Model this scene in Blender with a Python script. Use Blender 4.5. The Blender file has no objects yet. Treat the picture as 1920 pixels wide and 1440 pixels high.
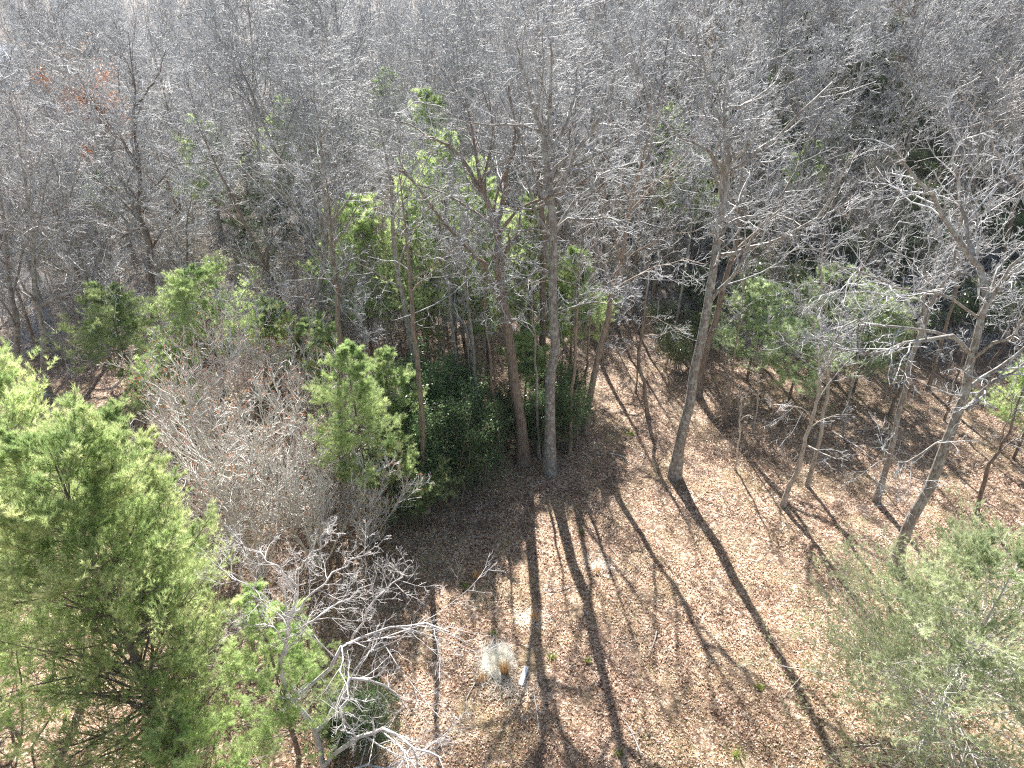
import bpy, math, random
import numpy as np
from mathutils import Vector

R_ = math.radians
# ------------------------------------------------------------------ camera, sky, sun, exposure
CAM_H, PITCH, FPX = 22.0, 30.5, 1325.0          # FPX: focal length in pixels of a 1920 wide frame
scene = bpy.context.scene
col = scene.collection
cd = bpy.data.cameras.new("camera"); cam = bpy.data.objects.new("camera", cd); col.objects.link(cam)
cam.location = (0, 0, CAM_H); cam.rotation_euler = (R_(90 - PITCH), 0, 0)
cd.sensor_width = 36.0; cd.lens = 36.0 * FPX / 1920.0
cd.clip_start = 0.1; cd.clip_end = 6000
scene.camera = cam

SUN_EL, SUN_AZ = 41.0, -7.4                      # azimuth measured from +Y towards +X
w = bpy.data.worlds.new("World"); scene.world = w; w.use_nodes = True
nt = w.node_tree; nt.nodes.clear()
sky = nt.nodes.new("ShaderNodeTexSky"); sky.sky_type = 'NISHITA'; sky.sun_disc = False
sky.sun_elevation = R_(SUN_EL); sky.sun_rotation = R_(SUN_AZ); sky.air_density = 1.2; sky.dust_density = 2.0
bg = nt.nodes.new("ShaderNodeBackground"); bg.inputs[1].default_value = 0.05
wo = nt.nodes.new("ShaderNodeOutputWorld")
nt.links.new(sky.outputs[0], bg.inputs[0]); nt.links.new(bg.outputs[0], wo.inputs[0])

S = Vector((math.sin(R_(SUN_AZ)) * math.cos(R_(SUN_EL)), math.cos(R_(SUN_AZ)) * math.cos(R_(SUN_EL)), math.sin(R_(SUN_EL))))
sl = bpy.data.lights.new("sun", 'SUN'); sl.energy = 5.0; sl.angle = R_(0.55); sl.color = (1.0, 0.955, 0.89)
so = bpy.data.objects.new("sun", sl); col.objects.link(so)
so.rotation_euler = S.to_track_quat('Z', 'Y').to_euler()

scene.view_settings.view_transform = 'Standard'; scene.view_settings.look = 'None'
scene.view_settings.exposure = 1.7; scene.view_settings.gamma = 1.0
scene.cycles.use_denoising = False; scene.cycles.filter_width = 1.2
scene.cycles.max_bounces = 5; scene.cycles.diffuse_bounces = 3; scene.cycles.glossy_bounces = 2
scene.cycles.transmission_bounces = 3; scene.cycles.volume_bounces = 0

rng = np.random.default_rng(11)

# ------------------------------------------------------------------ terrain
def sstep(x):
    x = np.clip(x, 0, 1); return x * x * (3 - 2 * x)

def gz(x, y):
    x = np.asarray(x, float); y = np.asarray(y, float)
    edge = 40.0 - 6.0 * sstep((x - 18) / 20)
    d = y - edge
    soft = np.where(d > 6, d - 3, np.where(d > 0, d * d / 12.0, 0.0))
    z = 0.34 * sstep((x + 2) / 34) * soft
    z = np.where(z > 20, 20 + (z - 20) * 0.25, z)
    z = np.minimum(z, 34.0)
    z = z + 13.0 * sstep((y - 190) / 140) * (1 - sstep((x - 20) / 60))
    z = z + 0.10 * np.sin(x * 0.55 + 1.3) * np.cos(y * 0.47) + 0.05 * np.sin(x * 1.7 + y * 1.3)
    return z

_sp, _cp = math.sin(R_(PITCH)), math.cos(R_(PITCH))
def pdir(u, v):
    a = (u - 960.0) / FPX; b = (720.0 - v) / FPX
    return np.array([a, b * _sp + _cp, b * _cp - _sp])

def pg(u, v):                                     # the ground point seen at (u, v)
    d = pdir(u, v); t = 5.0
    for _ in range(4000):
        p = np.array([0, 0, CAM_H]) + d * t
        h = p[2] - gz(p[0], p[1])
        if h < 0.01: break
        t += max(0.01, h * 0.45)
    return np.array([p[0], p[1], float(gz(p[0], p[1]))])

def py(u, v, Y):                                  # the point seen at (u, v) in the plane y = Y
    d = pdir(u, v); return np.array([0, 0, CAM_H]) + d * (Y / d[1])

# ------------------------------------------------------------------ materials
class M:
    def __init__(s, name):
        s.m = bpy.data.materials.new(name); s.m.use_nodes = True; s.t = s.m.node_tree; s.t.nodes.clear()
    def n(s, typ, **kw):
        nd = s.t.nodes.new(typ)
        for k, v in kw.items():
            if k.startswith('i_'):
                key = k[2:]; key = int(key) if key.isdigit() else key.replace('_', ' ')
                nd.inputs[key].default_value = v
            else: setattr(nd, k, v)
        return nd
    def l(s, a, b): s.t.links.new(a, b)

def c4(c): return (c[0], c[1], c[2], 1.0)

def ramp(mm, stops):
    r = mm.n('ShaderNodeValToRGB'); e = r.color_ramp.elements
    while len(e) < len(stops): e.new(0.5)
    for el, (p, c) in zip(e, stops): el.position = p; el.color = c4(c)
    return r

def bark(name, dark, light, lichen, rough=0.6, amount=0.5, scale=1.0, spec=0.5, bump=0.6):
    k = M(name)
    tc = k.n('ShaderNodeTexCoord'); mp = k.n('ShaderNodeMapping'); mp.inputs['Scale'].default_value = (9 * scale, 9 * scale, 1.6 * scale)
    k.l(tc.outputs['Object'], mp.inputs[0])
    n1 = k.n('ShaderNodeTexNoise'); n1.inputs['Scale'].default_value = 1.6; n1.inputs['Detail'].default_value = 5
    k.l(mp.outputs[0], n1.inputs['Vector'])
    r1 = ramp(k, [(0.32, dark), (0.62, light)]); k.l(n1.outputs[0], r1.inputs[0])
    n2 = k.n('ShaderNodeTexNoise'); n2.inputs['Scale'].default_value = 4.5; n2.inputs['Detail'].default_value = 6
    k.l(tc.outputs['Object'], n2.inputs['Vector'])
    r2 = ramp(k, [(0.5, (0, 0, 0)), (0.58, (amount,) * 3)]); k.l(n2.outputs[0], r2.inputs[0])
    mx = k.n('ShaderNodeMix', data_type='RGBA'); k.l(r2.outputs[0], mx.inputs[0]); k.l(r1.outputs[0], mx.inputs[6]); mx.inputs[7].default_value = c4(lichen)
    oi = k.n('ShaderNodeObjectInfo')
    mr = k.n('ShaderNodeMapRange'); mr.inputs[3].default_value = 0.75; mr.inputs[4].default_value = 1.25; k.l(oi.outputs['Random'], mr.inputs[0])
    hs = k.n('ShaderNodeHueSaturation'); k.l(mx.outputs[2], hs.inputs['Color']); k.l(mr.outputs[0], hs.inputs['Value'])
    p = k.n('ShaderNodeBsdfPrincipled'); p.inputs['Roughness'].default_value = rough; p.inputs['Specular IOR Level'].default_value = spec
    bp = k.n('ShaderNodeBump'); bp.inputs['Strength'].default_value = bump; bp.inputs['Distance'].default_value = 0.03
    k.l(n1.outputs[0], bp.inputs['Height'])
    if bump: k.l(bp.outputs[0], p.inputs['Normal'])
    k.l(hs.outputs[0], p.inputs['Base Color'])
    o = k.n('ShaderNodeOutputMaterial'); k.l(p.outputs[0], o.inputs[0])
    return k.m

def leafy(name, a, b, c, trans=0.4, rough=0.45, spec=0.5, clump=0.8):
    """foliage: three tones mixed by a per-leaf value stored on the mesh and by a soft clump noise; part of the light passes through"""
    k = M(name)
    at = k.n('ShaderNodeAttribute'); at.attribute_name = 'tone'
    tc = k.n('ShaderNodeTexCoord'); n1 = k.n('ShaderNodeTexNoise'); n1.inputs['Scale'].default_value = clump; n1.inputs['Detail'].default_value = 2
    k.l(tc.outputs['Object'], n1.inputs['Vector'])
    ad = k.n('ShaderNodeMath', operation='MULTIPLY_ADD'); k.l(n1.outputs[0], ad.inputs[0]); ad.inputs[1].default_value = 0.7; 
    sc = k.n('ShaderNodeMath', operation='MULTIPLY'); k.l(at.outputs['Fac'], sc.inputs[0]); sc.inputs[1].default_value = 0.65
    k.l(sc.outputs[0], ad.inputs[2])
    sb = k.n('ShaderNodeMath', operation='SUBTRACT'); k.l(ad.outputs[0], sb.inputs[0]); sb.inputs[1].default_value = 0.17
    r = ramp(k, [(0.1, a), (0.45, b), (0.85, c)]); k.l(sb.outputs[0], r.inputs[0])
    oi = k.n('ShaderNodeObjectInfo')
    mr = k.n('ShaderNodeMapRange'); mr.inputs[3].default_value = 0.8; mr.inputs[4].default_value = 1.2; k.l(oi.outputs['Random'], mr.inputs[0])
    hs = k.n('ShaderNodeHueSaturation'); k.l(r.outputs[0], hs.inputs['Color']); k.l(mr.outputs[0], hs.inputs['Value'])
    p = k.n('ShaderNodeBsdfPrincipled'); p.inputs['Roughness'].default_value = rough; p.inputs['Specular IOR Level'].default_value = spec
    k.l(hs.outputs[0], p.inputs['Base Color'])
    t = k.n('ShaderNodeBsdfTranslucent'); k.l(hs.outputs[0], t.inputs[0])
    ms = k.n('ShaderNodeMixShader'); ms.inputs[0].default_value = trans; k.l(p.outputs[0], ms.inputs[1]); k.l(t.outputs[0], ms.inputs[2])
    o = k.n('ShaderNodeOutputMaterial'); k.l(ms.outputs[0], o.inputs[0])
    return k.m

def plain(name, c, rough=0.7, var=0.25, scale=6.0, spec=0.4):
    k = M(name)
    tc = k.n('ShaderNodeTexCoord'); n1 = k.n('ShaderNodeTexNoise'); n1.inputs['Scale'].default_value = scale; n1.inputs['Detail'].default_value = 5
    k.l(tc.outputs['Object'], n1.inputs['Vector'])
    r = ramp(k, [(0.3, tuple(x * (1 - var) for x in c)), (0.7, tuple(min(1, x * (1 + var)) for x in c))]); k.l(n1.outputs[0], r.inputs[0])
    p = k.n('ShaderNodeBsdfPrincipled'); p.inputs['Roughness'].default_value = rough; p.inputs['Specular IOR Level'].default_value = spec
    k.l(r.outputs[0], p.inputs['Base Color'])
    o = k.n('ShaderNodeOutputMaterial'); k.l(p.outputs[0], o.inputs[0])
    return k.m

def ground_mat():
    k = M('leaf_litter_ground')
    tc = k.n('ShaderNodeTexCoord')
    v1 = k.n('ShaderNodeTexVoronoi'); v1.inputs['Scale'].default_value = 13.0
    nd = k.n('ShaderNodeTexNoise'); nd.inputs['Scale'].default_value = 14.0; nd.inputs['Detail'].default_value = 3
    k.l(tc.outputs['Object'], nd.inputs['Vector'])
    mv = k.n('ShaderNodeMix', data_type='VECTOR'); mv.inputs[0].default_value = 0.06
    k.l(tc.outputs['Object'], mv.inputs[4]); k.l(nd.outputs[1], mv.inputs[5]); k.l(mv.outputs[1], v1.inputs['Vector'])
    sp = k.n('ShaderNodeSeparateColor'); k.l(v1.outputs['Color'], sp.inputs[0])
    r1 = ramp(k, [(0.0, (0.08, 0.043, 0.025)), (0.3, (0.23, 0.13, 0.078)), (0.6, (0.42, 0.275, 0.19)), (0.82, (0.62, 0.47, 0.35)), (1.0, (0.80, 0.67, 0.55))])
    k.l(sp.outputs[0], r1.inputs[0])
    # straw coloured dead grass in broad patches
    n2 = k.n('ShaderNodeTexNoise'); n2.inputs['Scale'].default_value = 0.45; n2.inputs['Detail'].default_value = 8; n2.inputs['Roughness'].default_value = 0.65; k.l(tc.outputs['Object'], n2.inputs['Vector'])
    r2 = ramp(k, [(0.46, (0, 0, 0)), (0.66, (0.65, 0.65, 0.65))]); k.l(n2.outputs[0], r2.inputs[0])
    n3 = k.n('ShaderNodeTexNoise'); n3.inputs['Scale'].default_value = 30; n3.inputs['Detail'].default_value = 3; k.l(tc.outputs['Object'], n3.inputs['Vector'])
    r3 = ramp(k, [(0.3, (0.22, 0.16, 0.07)), (0.7, (0.56, 0.46, 0.26))]); k.l(n3.outputs[0], r3.inputs[0])
    mx = k.n('ShaderNodeMix', data_type='RGBA'); k.l(r2.outputs[0], mx.inputs[0]); k.l(r1.outputs[0], mx.inputs[6]); k.l(r3.outputs[0], mx.inputs[7])
    # a little moss and short green growth
    n4 = k.n('ShaderNodeTexNoise'); n4.inputs['Scale'].default_value = 1.1; n4.inputs['Detail'].default_value = 7; n4.inputs['Roughness'].default_value = 0.65; k.l(tc.outputs['Object'], n4.inputs['Vector'])
    r4 = ramp(k, [(0.60, (0, 0, 0)), (0.70, (0.6, 0.6, 0.6))]); k.l(n4.outputs[0], r4.inputs[0])
    m2 = k.n('ShaderNodeMix', data_type='RGBA'); k.l(r4.outputs[0], m2.inputs[0]); k.l(mx.outputs[2], m2.inputs[6]); m2.inputs[7].default_value = (0.17, 0.19, 0.06, 1)
    # damp darker earth showing through in places
    n5 = k.n('ShaderNodeTexNoise'); n5.inputs['Scale'].default_value = 0.9; n5.inputs['Detail'].default_value = 8; n5.inputs['Roughness'].default_value = 0.7
    mp = k.n('ShaderNodeMapping'); mp.inputs['Location'].default_value = (31, 7, 3); k.l(tc.outputs['Object'], mp.inputs[0]); k.l(mp.outputs[0], n5.inputs['Vector'])
    r5 = ramp(k, [(0.48, (0, 0, 0)), (0.62, (0.75, 0.75, 0.75))]); k.l(n5.outputs[0], r5.inputs[0])
    m3 = k.n('ShaderNodeMix', data_type='RGBA'); k.l(r5.outputs[0], m3.inputs[0]); k.l(m2.outputs[2], m3.inputs[6]); m3.inputs[7].default_value = (0.11, 0.07, 0.05, 1)
    # brown litter colour darkened under the closed wood, standing in for its shade
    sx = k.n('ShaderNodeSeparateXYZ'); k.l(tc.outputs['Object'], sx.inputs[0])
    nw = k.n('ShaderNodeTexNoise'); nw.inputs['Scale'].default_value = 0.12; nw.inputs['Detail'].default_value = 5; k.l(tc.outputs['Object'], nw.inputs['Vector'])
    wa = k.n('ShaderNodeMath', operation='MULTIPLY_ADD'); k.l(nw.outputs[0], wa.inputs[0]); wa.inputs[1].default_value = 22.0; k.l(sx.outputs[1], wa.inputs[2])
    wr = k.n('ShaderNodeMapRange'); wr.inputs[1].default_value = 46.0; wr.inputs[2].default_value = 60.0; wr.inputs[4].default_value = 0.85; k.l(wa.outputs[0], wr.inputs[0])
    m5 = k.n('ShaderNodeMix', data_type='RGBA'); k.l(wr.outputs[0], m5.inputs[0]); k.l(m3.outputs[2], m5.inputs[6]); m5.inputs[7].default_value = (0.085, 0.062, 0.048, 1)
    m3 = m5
    p = k.n('ShaderNodeBsdfPrincipled'); p.inputs['Roughness'].default_value = 0.75
    bp = k.n('ShaderNodeBump'); bp.inputs['Strength'].default_value = 1.0; bp.inputs['Distance'].default_value = 0.06
    ah = k.n('ShaderNodeMath', operation='ADD'); k.l(sp.outputs[1], ah.inputs[0]); k.l(n3.outputs[0], ah.inputs[1]); k.l(ah.outputs[0], bp.inputs['Height'])
    k.l(bp.outputs[0], p.inputs['Normal']); k.l(m3.outputs[2], p.inputs['Base Color'])
    o = k.n('ShaderNodeOutputMaterial'); k.l(p.outputs[0], o.inputs[0])
    return k.m

MB = {
 'oak':   bark('oak_bark', (0.13, 0.115, 0.10), (0.30, 0.27, 0.24), (0.42, 0.45, 0.42), amount=0.6),
 'poplar': bark('poplar_bark', (0.17, 0.15, 0.13), (0.36, 0.33, 0.30), (0.50, 0.52, 0.48), amount=0.7),
 'brown': bark('brown_bark', (0.12, 0.09, 0.07), (0.30, 0.23, 0.18), (0.35, 0.33, 0.28), amount=0.3),
 'pine':  bark('pine_bark', (0.07, 0.05, 0.04), (0.20, 0.15, 0.12), (0.30, 0.30, 0.26), amount=0.3),
 'twig':  bark('twig_bark', (0.16, 0.162, 0.168), (0.55, 0.555, 0.565), (0.64, 0.66, 0.67), rough=0.62, scale=0.5, spec=0.35, bump=0),
 'pale':  bark('pale_bark', (0.32, 0.30, 0.29), (0.54, 0.51, 0.50), (0.62, 0.62, 0.60), rough=0.45, scale=0.7, spec=0.6, bump=0.15),
 'fan': bark('maple_bark', (0.40, 0.375, 0.34), (0.76, 0.73, 0.68), (0.82, 0.80, 0.77), rough=0.5, scale=0.6, spec=0.5, bump=0),
 'sapling': bark('sapling_bark', (0.22, 0.195, 0.165), (0.50, 0.46, 0.41), (0.55, 0.52, 0.46), rough=0.5, scale=0.6, spec=0.6, bump=0),
}
ML = {
 'pine':  leafy('white_pine_needles', (0.10, 0.19, 0.07), (0.37, 0.50, 0.20), (0.88, 0.90, 0.50), trans=0.55, rough=0.4, clump=1.3),
 'young': leafy('young_pine_needles', (0.14, 0.25, 0.09), (0.42, 0.57, 0.23), (0.78, 0.86, 0.46), trans=0.55, rough=0.45),
 'hemlock': leafy('hemlock_needles', (0.15, 0.23, 0.11), (0.42, 0.54, 0.28), (0.74, 0.82, 0.52), trans=0.55, rough=0.4),
 'soft':  leafy('grey_green_needles', (0.15, 0.21, 0.10), (0.42, 0.50, 0.27), (0.78, 0.83, 0.55), trans=0.5, rough=0.4),
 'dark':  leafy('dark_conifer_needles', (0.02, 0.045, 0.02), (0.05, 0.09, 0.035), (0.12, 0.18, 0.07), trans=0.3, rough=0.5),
 'holly': leafy('holly_leaves', (0.03, 0.07, 0.028), (0.08, 0.155, 0.055), (0.20, 0.30, 0.12), trans=0.3, rough=0.36, spec=0.5),
 'laurel': leafy('laurel_leaves', (0.06, 0.10, 0.035), (0.14, 0.20, 0.08), (0.30, 0.34, 0.18), trans=0.3, rough=0.28, spec=0.8),
 'bud':   leafy('red_buds', (0.22, 0.06, 0.035), (0.42, 0.13, 0.06), (0.62, 0.26, 0.12), trans=0.4),
 'orange': leafy('orange_leaves', (0.32, 0.14, 0.07), (0.52, 0.25, 0.13), (0.66, 0.40, 0.24), trans=0.5),
 'beech': leafy('dry_beech_leaves', (0.40, 0.26, 0.16), (0.58, 0.42, 0.28), (0.70, 0.58, 0.42), trans=0.4),
 'litter': leafy('fallen_leaves', (0.15, 0.065, 0.035), (0.56, 0.34, 0.21), (0.95, 0.80, 0.61), trans=0.12, rough=0.4, spec=0.8, clump=1.5),
 'straw': leafy('straw_grass', (0.50, 0.36, 0.18), (0.74, 0.64, 0.44), (0.93, 0.90, 0.80), trans=0.35),
 'tuft':  leafy('orange_grass', (0.50, 0.28, 0.12), (0.72, 0.46, 0.22), (0.88, 0.68, 0.42), trans=0.35),
 'sprig': leafy('green_sprigs', (0.12, 0.22, 0.04), (0.25, 0.36, 0.06), (0.42, 0.50, 0.12), trans=0.4),
}

# ------------------------------------------------------------------ mesh helpers
def mk_mesh(name, V, Q=None, T=None, tone=None, smooth=True, mat=None):
    me = bpy.data.meshes.new(name)
    V = np.ascontiguousarray(V, dtype=np.float32)
    nq = 0 if Q is None else len(Q); ntr = 0 if T is None else len(T)
    loops = []
    if nq: loops.append(np.asarray(Q, np.int32).ravel())
    if ntr: loops.append(np.asarray(T, np.int32).ravel())
    L = np.concatenate(loops)
    st = np.concatenate([np.arange(nq) * 4, nq * 4 + np.arange(ntr) * 3]).astype(np.int32)
    me.vertices.add(len(V)); me.vertices.foreach_set('co', V.ravel())
    me.loops.add(len(L)); me.loops.foreach_set('vertex_index', L)
    me.polygons.add(nq + ntr); me.polygons.foreach_set('loop_start', st)
    me.polygons.foreach_set('use_smooth', np.full(nq + ntr, smooth))
    if tone is not None:
        a = me.attributes.new('tone', 'FLOAT', 'POINT'); a.data.foreach_set('value', np.asarray(tone, np.float32))
    me.update(calc_edges=True); me.validate()
    if mat: me.materials.append(mat)
    return me

def obj(name, me, parent=None, **props):
    o = bpy.data.objects.new(name, me); col.objects.link(o)
    if parent is not None: o.parent = parent
    for k, v in props.items(): o[k] = v
    return o

def thing(name, loc, label, cat, group=None, rz=0.0, sc=1.0):
    o = bpy.data.objects.new(name, None); col.objects.link(o)
    o.location = [float(c) for c in loc]; o.rotation_euler[2] = rz; o.scale = (sc, sc, sc); o.empty_display_size = 0.3
    o['label'] = label; o['category'] = cat
    if group: o['group'] = group
    return o

def dup(root, loc, rz, sc, label, group=None, sz=None, tilt=(0, 0)):
    r = root.copy(); col.objects.link(r)
    r.location = [float(c) for c in loc]; r.rotation_euler = (tilt[0], tilt[1], rz); r.scale = (sc, sc, sz or sc); r['label'] = label
    if group: r['group'] = group
    for ch in list(root.children):
        c = ch.copy(); col.objects.link(c); c.parent = r
    return r

def nrm(a): return a / np.maximum(np.linalg.norm(a, axis=-1, keepdims=True), 1e-9)

def tubes(P, R, sides):
    B, n, _ = P.shape
    t = np.empty_like(P); t[:, 1:-1] = P[:, 2:] - P[:, :-2]; t[:, 0] = P[:, 1] - P[:, 0]; t[:, -1] = P[:, -1] - P[:, -2]
    t = nrm(t); mean = nrm(P[:, -1] - P[:, 0])
    ref = np.where(np.abs(mean[:, 2:3]) < 0.8, np.array([[0, 0, 1.0]]), np.array([[1.0, 0.13, 0]]))[:, None, :]
    u = nrm(np.cross(t, np.broadcast_to(ref, t.shape))); v = np.cross(t, u)
    a = np.arange(sides) * 2 * np.pi / sides
    ring = (np.cos(a)[None, None, :, None] * u[:, :, None, :] + np.sin(a)[None, None, :, None] * v[:, :, None, :])
    V = P[:, :, None, :] + ring * R[:, :, None, None]
    idx = np.arange(B * n * sides).reshape(B, n, sides)
    a0 = idx[:, :-1, :]; b0 = np.roll(a0, -1, axis=2); a1 = idx[:, 1:, :]; b1 = np.roll(a1, -1, axis=2)
    Q = np.stack([a0, b0, b1, a1], axis=-1).reshape(-1, 4)
    return V.reshape(-1, 3), Q

class Bag:
    def __init__(s): s.V, s.Q, s.T, s.W, s.n = [], [], [], [], 0
    def add(s, V, Q=None, T=None, tone=None):
        if Q is not None: s.Q.append(np.asarray(Q) + s.n)
        if T is not None: s.T.append(np.asarray(T) + s.n)
        s.V.append(V); s.n += len(V); s.W.append(np.zeros(len(V)) if tone is None else tone)
    def tube(s, P, R, sides): V, Q = tubes(P, R, sides); s.add(V, Q)
    def mesh(s, name, mat, smooth=True):
        return mk_mesh(name, np.concatenate(s.V), np.concatenate(s.Q) if s.Q else None, np.concatenate(s.T) if s.T else None,
                       np.concatenate(s.W), smooth, mat)

def catmull(pts, n):
    pts = np.asarray(pts, float); k = len(pts)
    if k == 2: return pts[0] + (pts[1] - pts[0]) * np.linspace(0, 1, n)[:, None]
    e = np.vstack([2 * pts[0] - pts[1], pts, 2 * pts[-1] - pts[-2]])
    s = np.linspace(0, k - 1 - 1e-6, n); i = s.astype(int); t = (s - i)[:, None]
    p0, p1, p2, p3 = e[i], e[i + 1], e[i + 2], e[i + 3]
    return 0.5 * ((2 * p1) + (-p0 + p2) * t + (2 * p0 - 5 * p1 + 4 * p2 - p3) * t * t + (-p0 + 3 * p1 - 3 * p2 + p3) * t ** 3)

def grow(P, R, k, g, t0=0.3, t1=0.98, ang=(30, 60), lenf=0.5, m=5, rf=0.6, wob=0.15, up=0.05, rmin=0.006, taper=0.25,
         flat=0.0, prof=None, lvar=0.35, lens=None):
    """k children on every parent polyline; returns their polylines and radii"""
    B, n, _ = P.shape
    seg = np.linalg.norm(np.diff(P, axis=1), axis=2).sum(1)
    t = t0 + (t1 - t0) * (np.arange(k)[None, :] + g.random((B, k))) / k
    f = t * (n - 1); i = np.minimum(f.astype(int), n - 2); fr = (f - i)[..., None]
    bi = np.arange(B)[:, None]
    st = P[bi, i] * (1 - fr) + P[bi, i + 1] * fr
    rr = R[bi, i] * (1 - fr[..., 0]) + R[bi, i + 1] * fr[..., 0]
    tan = nrm(P[bi, i + 1] - P[bi, i])
    rv = g.normal(size=(B, k, 3)); rv[..., 2] *= (1 - flat)
    perp = nrm(rv - (rv * tan).sum(-1, keepdims=True) * tan)
    if flat > 0:
        perp[..., 2] *= (1 - flat); perp = nrm(perp)
    a = np.radians(g.uniform(ang[0], ang[1], (B, k, 1)))
    d = nrm(np.cos(a) * tan + np.sin(a) * perp)
    pr = (1 - 0.55 * t) if prof is None else prof(t)
    base = seg[:, None] if lens is None else lens
    ln = base * lenf * pr * (1 + lvar * g.uniform(-1, 1, (B, k)))
    r0 = np.maximum(np.minimum(rr * 0.85, rr * rf + 0.0), rmin)
    N = B * k
    d = d.reshape(N, 3); p = st.reshape(N, 3); step = (ln.reshape(N, 1)) / (m - 1); r0 = r0.reshape(N, 1)
    out = [p]
    for j in range(m - 1):
        d = nrm(d + wob * g.normal(size=(N, 3)) + np.array([0, 0, up]))
        p = p + d * step; out.append(p)
    Pn = np.stack(out, 1)
    s = np.linspace(0, 1, m)[None, :]
    Rn = np.maximum(r0 * (1 - (1 - taper) * s), rmin * (1 - 0.35 * s))
    return Pn, Rn

def paths(P): return P, None

def merge_levels(bag, lv, sides):
    for (P, R), s in zip(lv, sides): bag.tube(P, R, s)

# ------------------------------------------------------------------ leafless trees
def twigs_on(levels, g, k=(6, 6, 4), wob=0.16, up=0.05, rmin=0.007, lenf=(0.55, 0.5, 0.55), ang=((30, 60), (30, 65), (25, 65)), t0=0.2):
    """levels: list of limb arrays; returns three finer generations as lists"""
    out = [[], [], []]
    for P, R in levels:
        a = grow(P, R, k[0], g, t0=t0, ang=ang[0], lenf=lenf[0], m=6, rf=0.55, wob=wob, up=up, rmin=rmin * 1.5)
        b = grow(a[0], a[1], k[1], g, t0=0.15, ang=ang[1], lenf=lenf[1], m=5, rf=0.6, wob=wob * 1.2, up=up, rmin=rmin)
        c = grow(b[0], b[1], k[2], g, t0=0.2, ang=ang[2], lenf=lenf[2], m=4, rf=0.7, wob=wob * 1.3, up=up, rmin=rmin * 0.8)
        out[0].append(a); out[1].append(b); out[2].append(c)
    return out

def bare_meshes(seed, H=17, r=0.19, fork=0.45, nl=9, limb=0.42, ang=(25, 62), k=(8, 7, 5), wob=0.16, up=0.07, rmin=0.010, lean=0.03, bark='oak', twig='twig'):
    g = np.random.default_rng(seed)
    n = 14; z = np.linspace(0, 1, n)
    w = np.cumsum(g.normal(size=(n, 2)) * 0.012 * H / 3, axis=0) * z[:, None] + np.outer(z, g.normal(size=2) * lean * H)
    P = np.concatenate([w, (z * H)[:, None]], 1)[None]; P[:, 0, 2] = -0.3
    R = (r * (1 - 0.9 * z ** 1.2) + 0.05 * r * (z < 0.01))[None]; R[:, 0] *= 1.35
    limbs = grow(P, R, nl, g, t0=fork, t1=0.97, ang=ang, lenf=limb, m=8, rf=0.62, wob=wob, up=up, rmin=0.02)
    tb = Bag(); tb.tube(P, R, 10); tb.tube(*limbs, 6)
    tw = twigs_on([limbs], g, k, wob, up * 0.5, rmin)
    top = (P[:, 9:], R[:, 9:]); tw2 = twigs_on([top], g, (k[0] + 3, k[1], k[2]), wob, up, rmin, t0=0.1)
    cb = Bag()
    for T_ in (tw, tw2):
        for lv, s in zip(T_, (4, 3, 3)):
            for a in lv: cb.tube(*a, s)
    return tb.mesh('trunk', MB[bark]), cb.mesh('crown', MB[twig])

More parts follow.
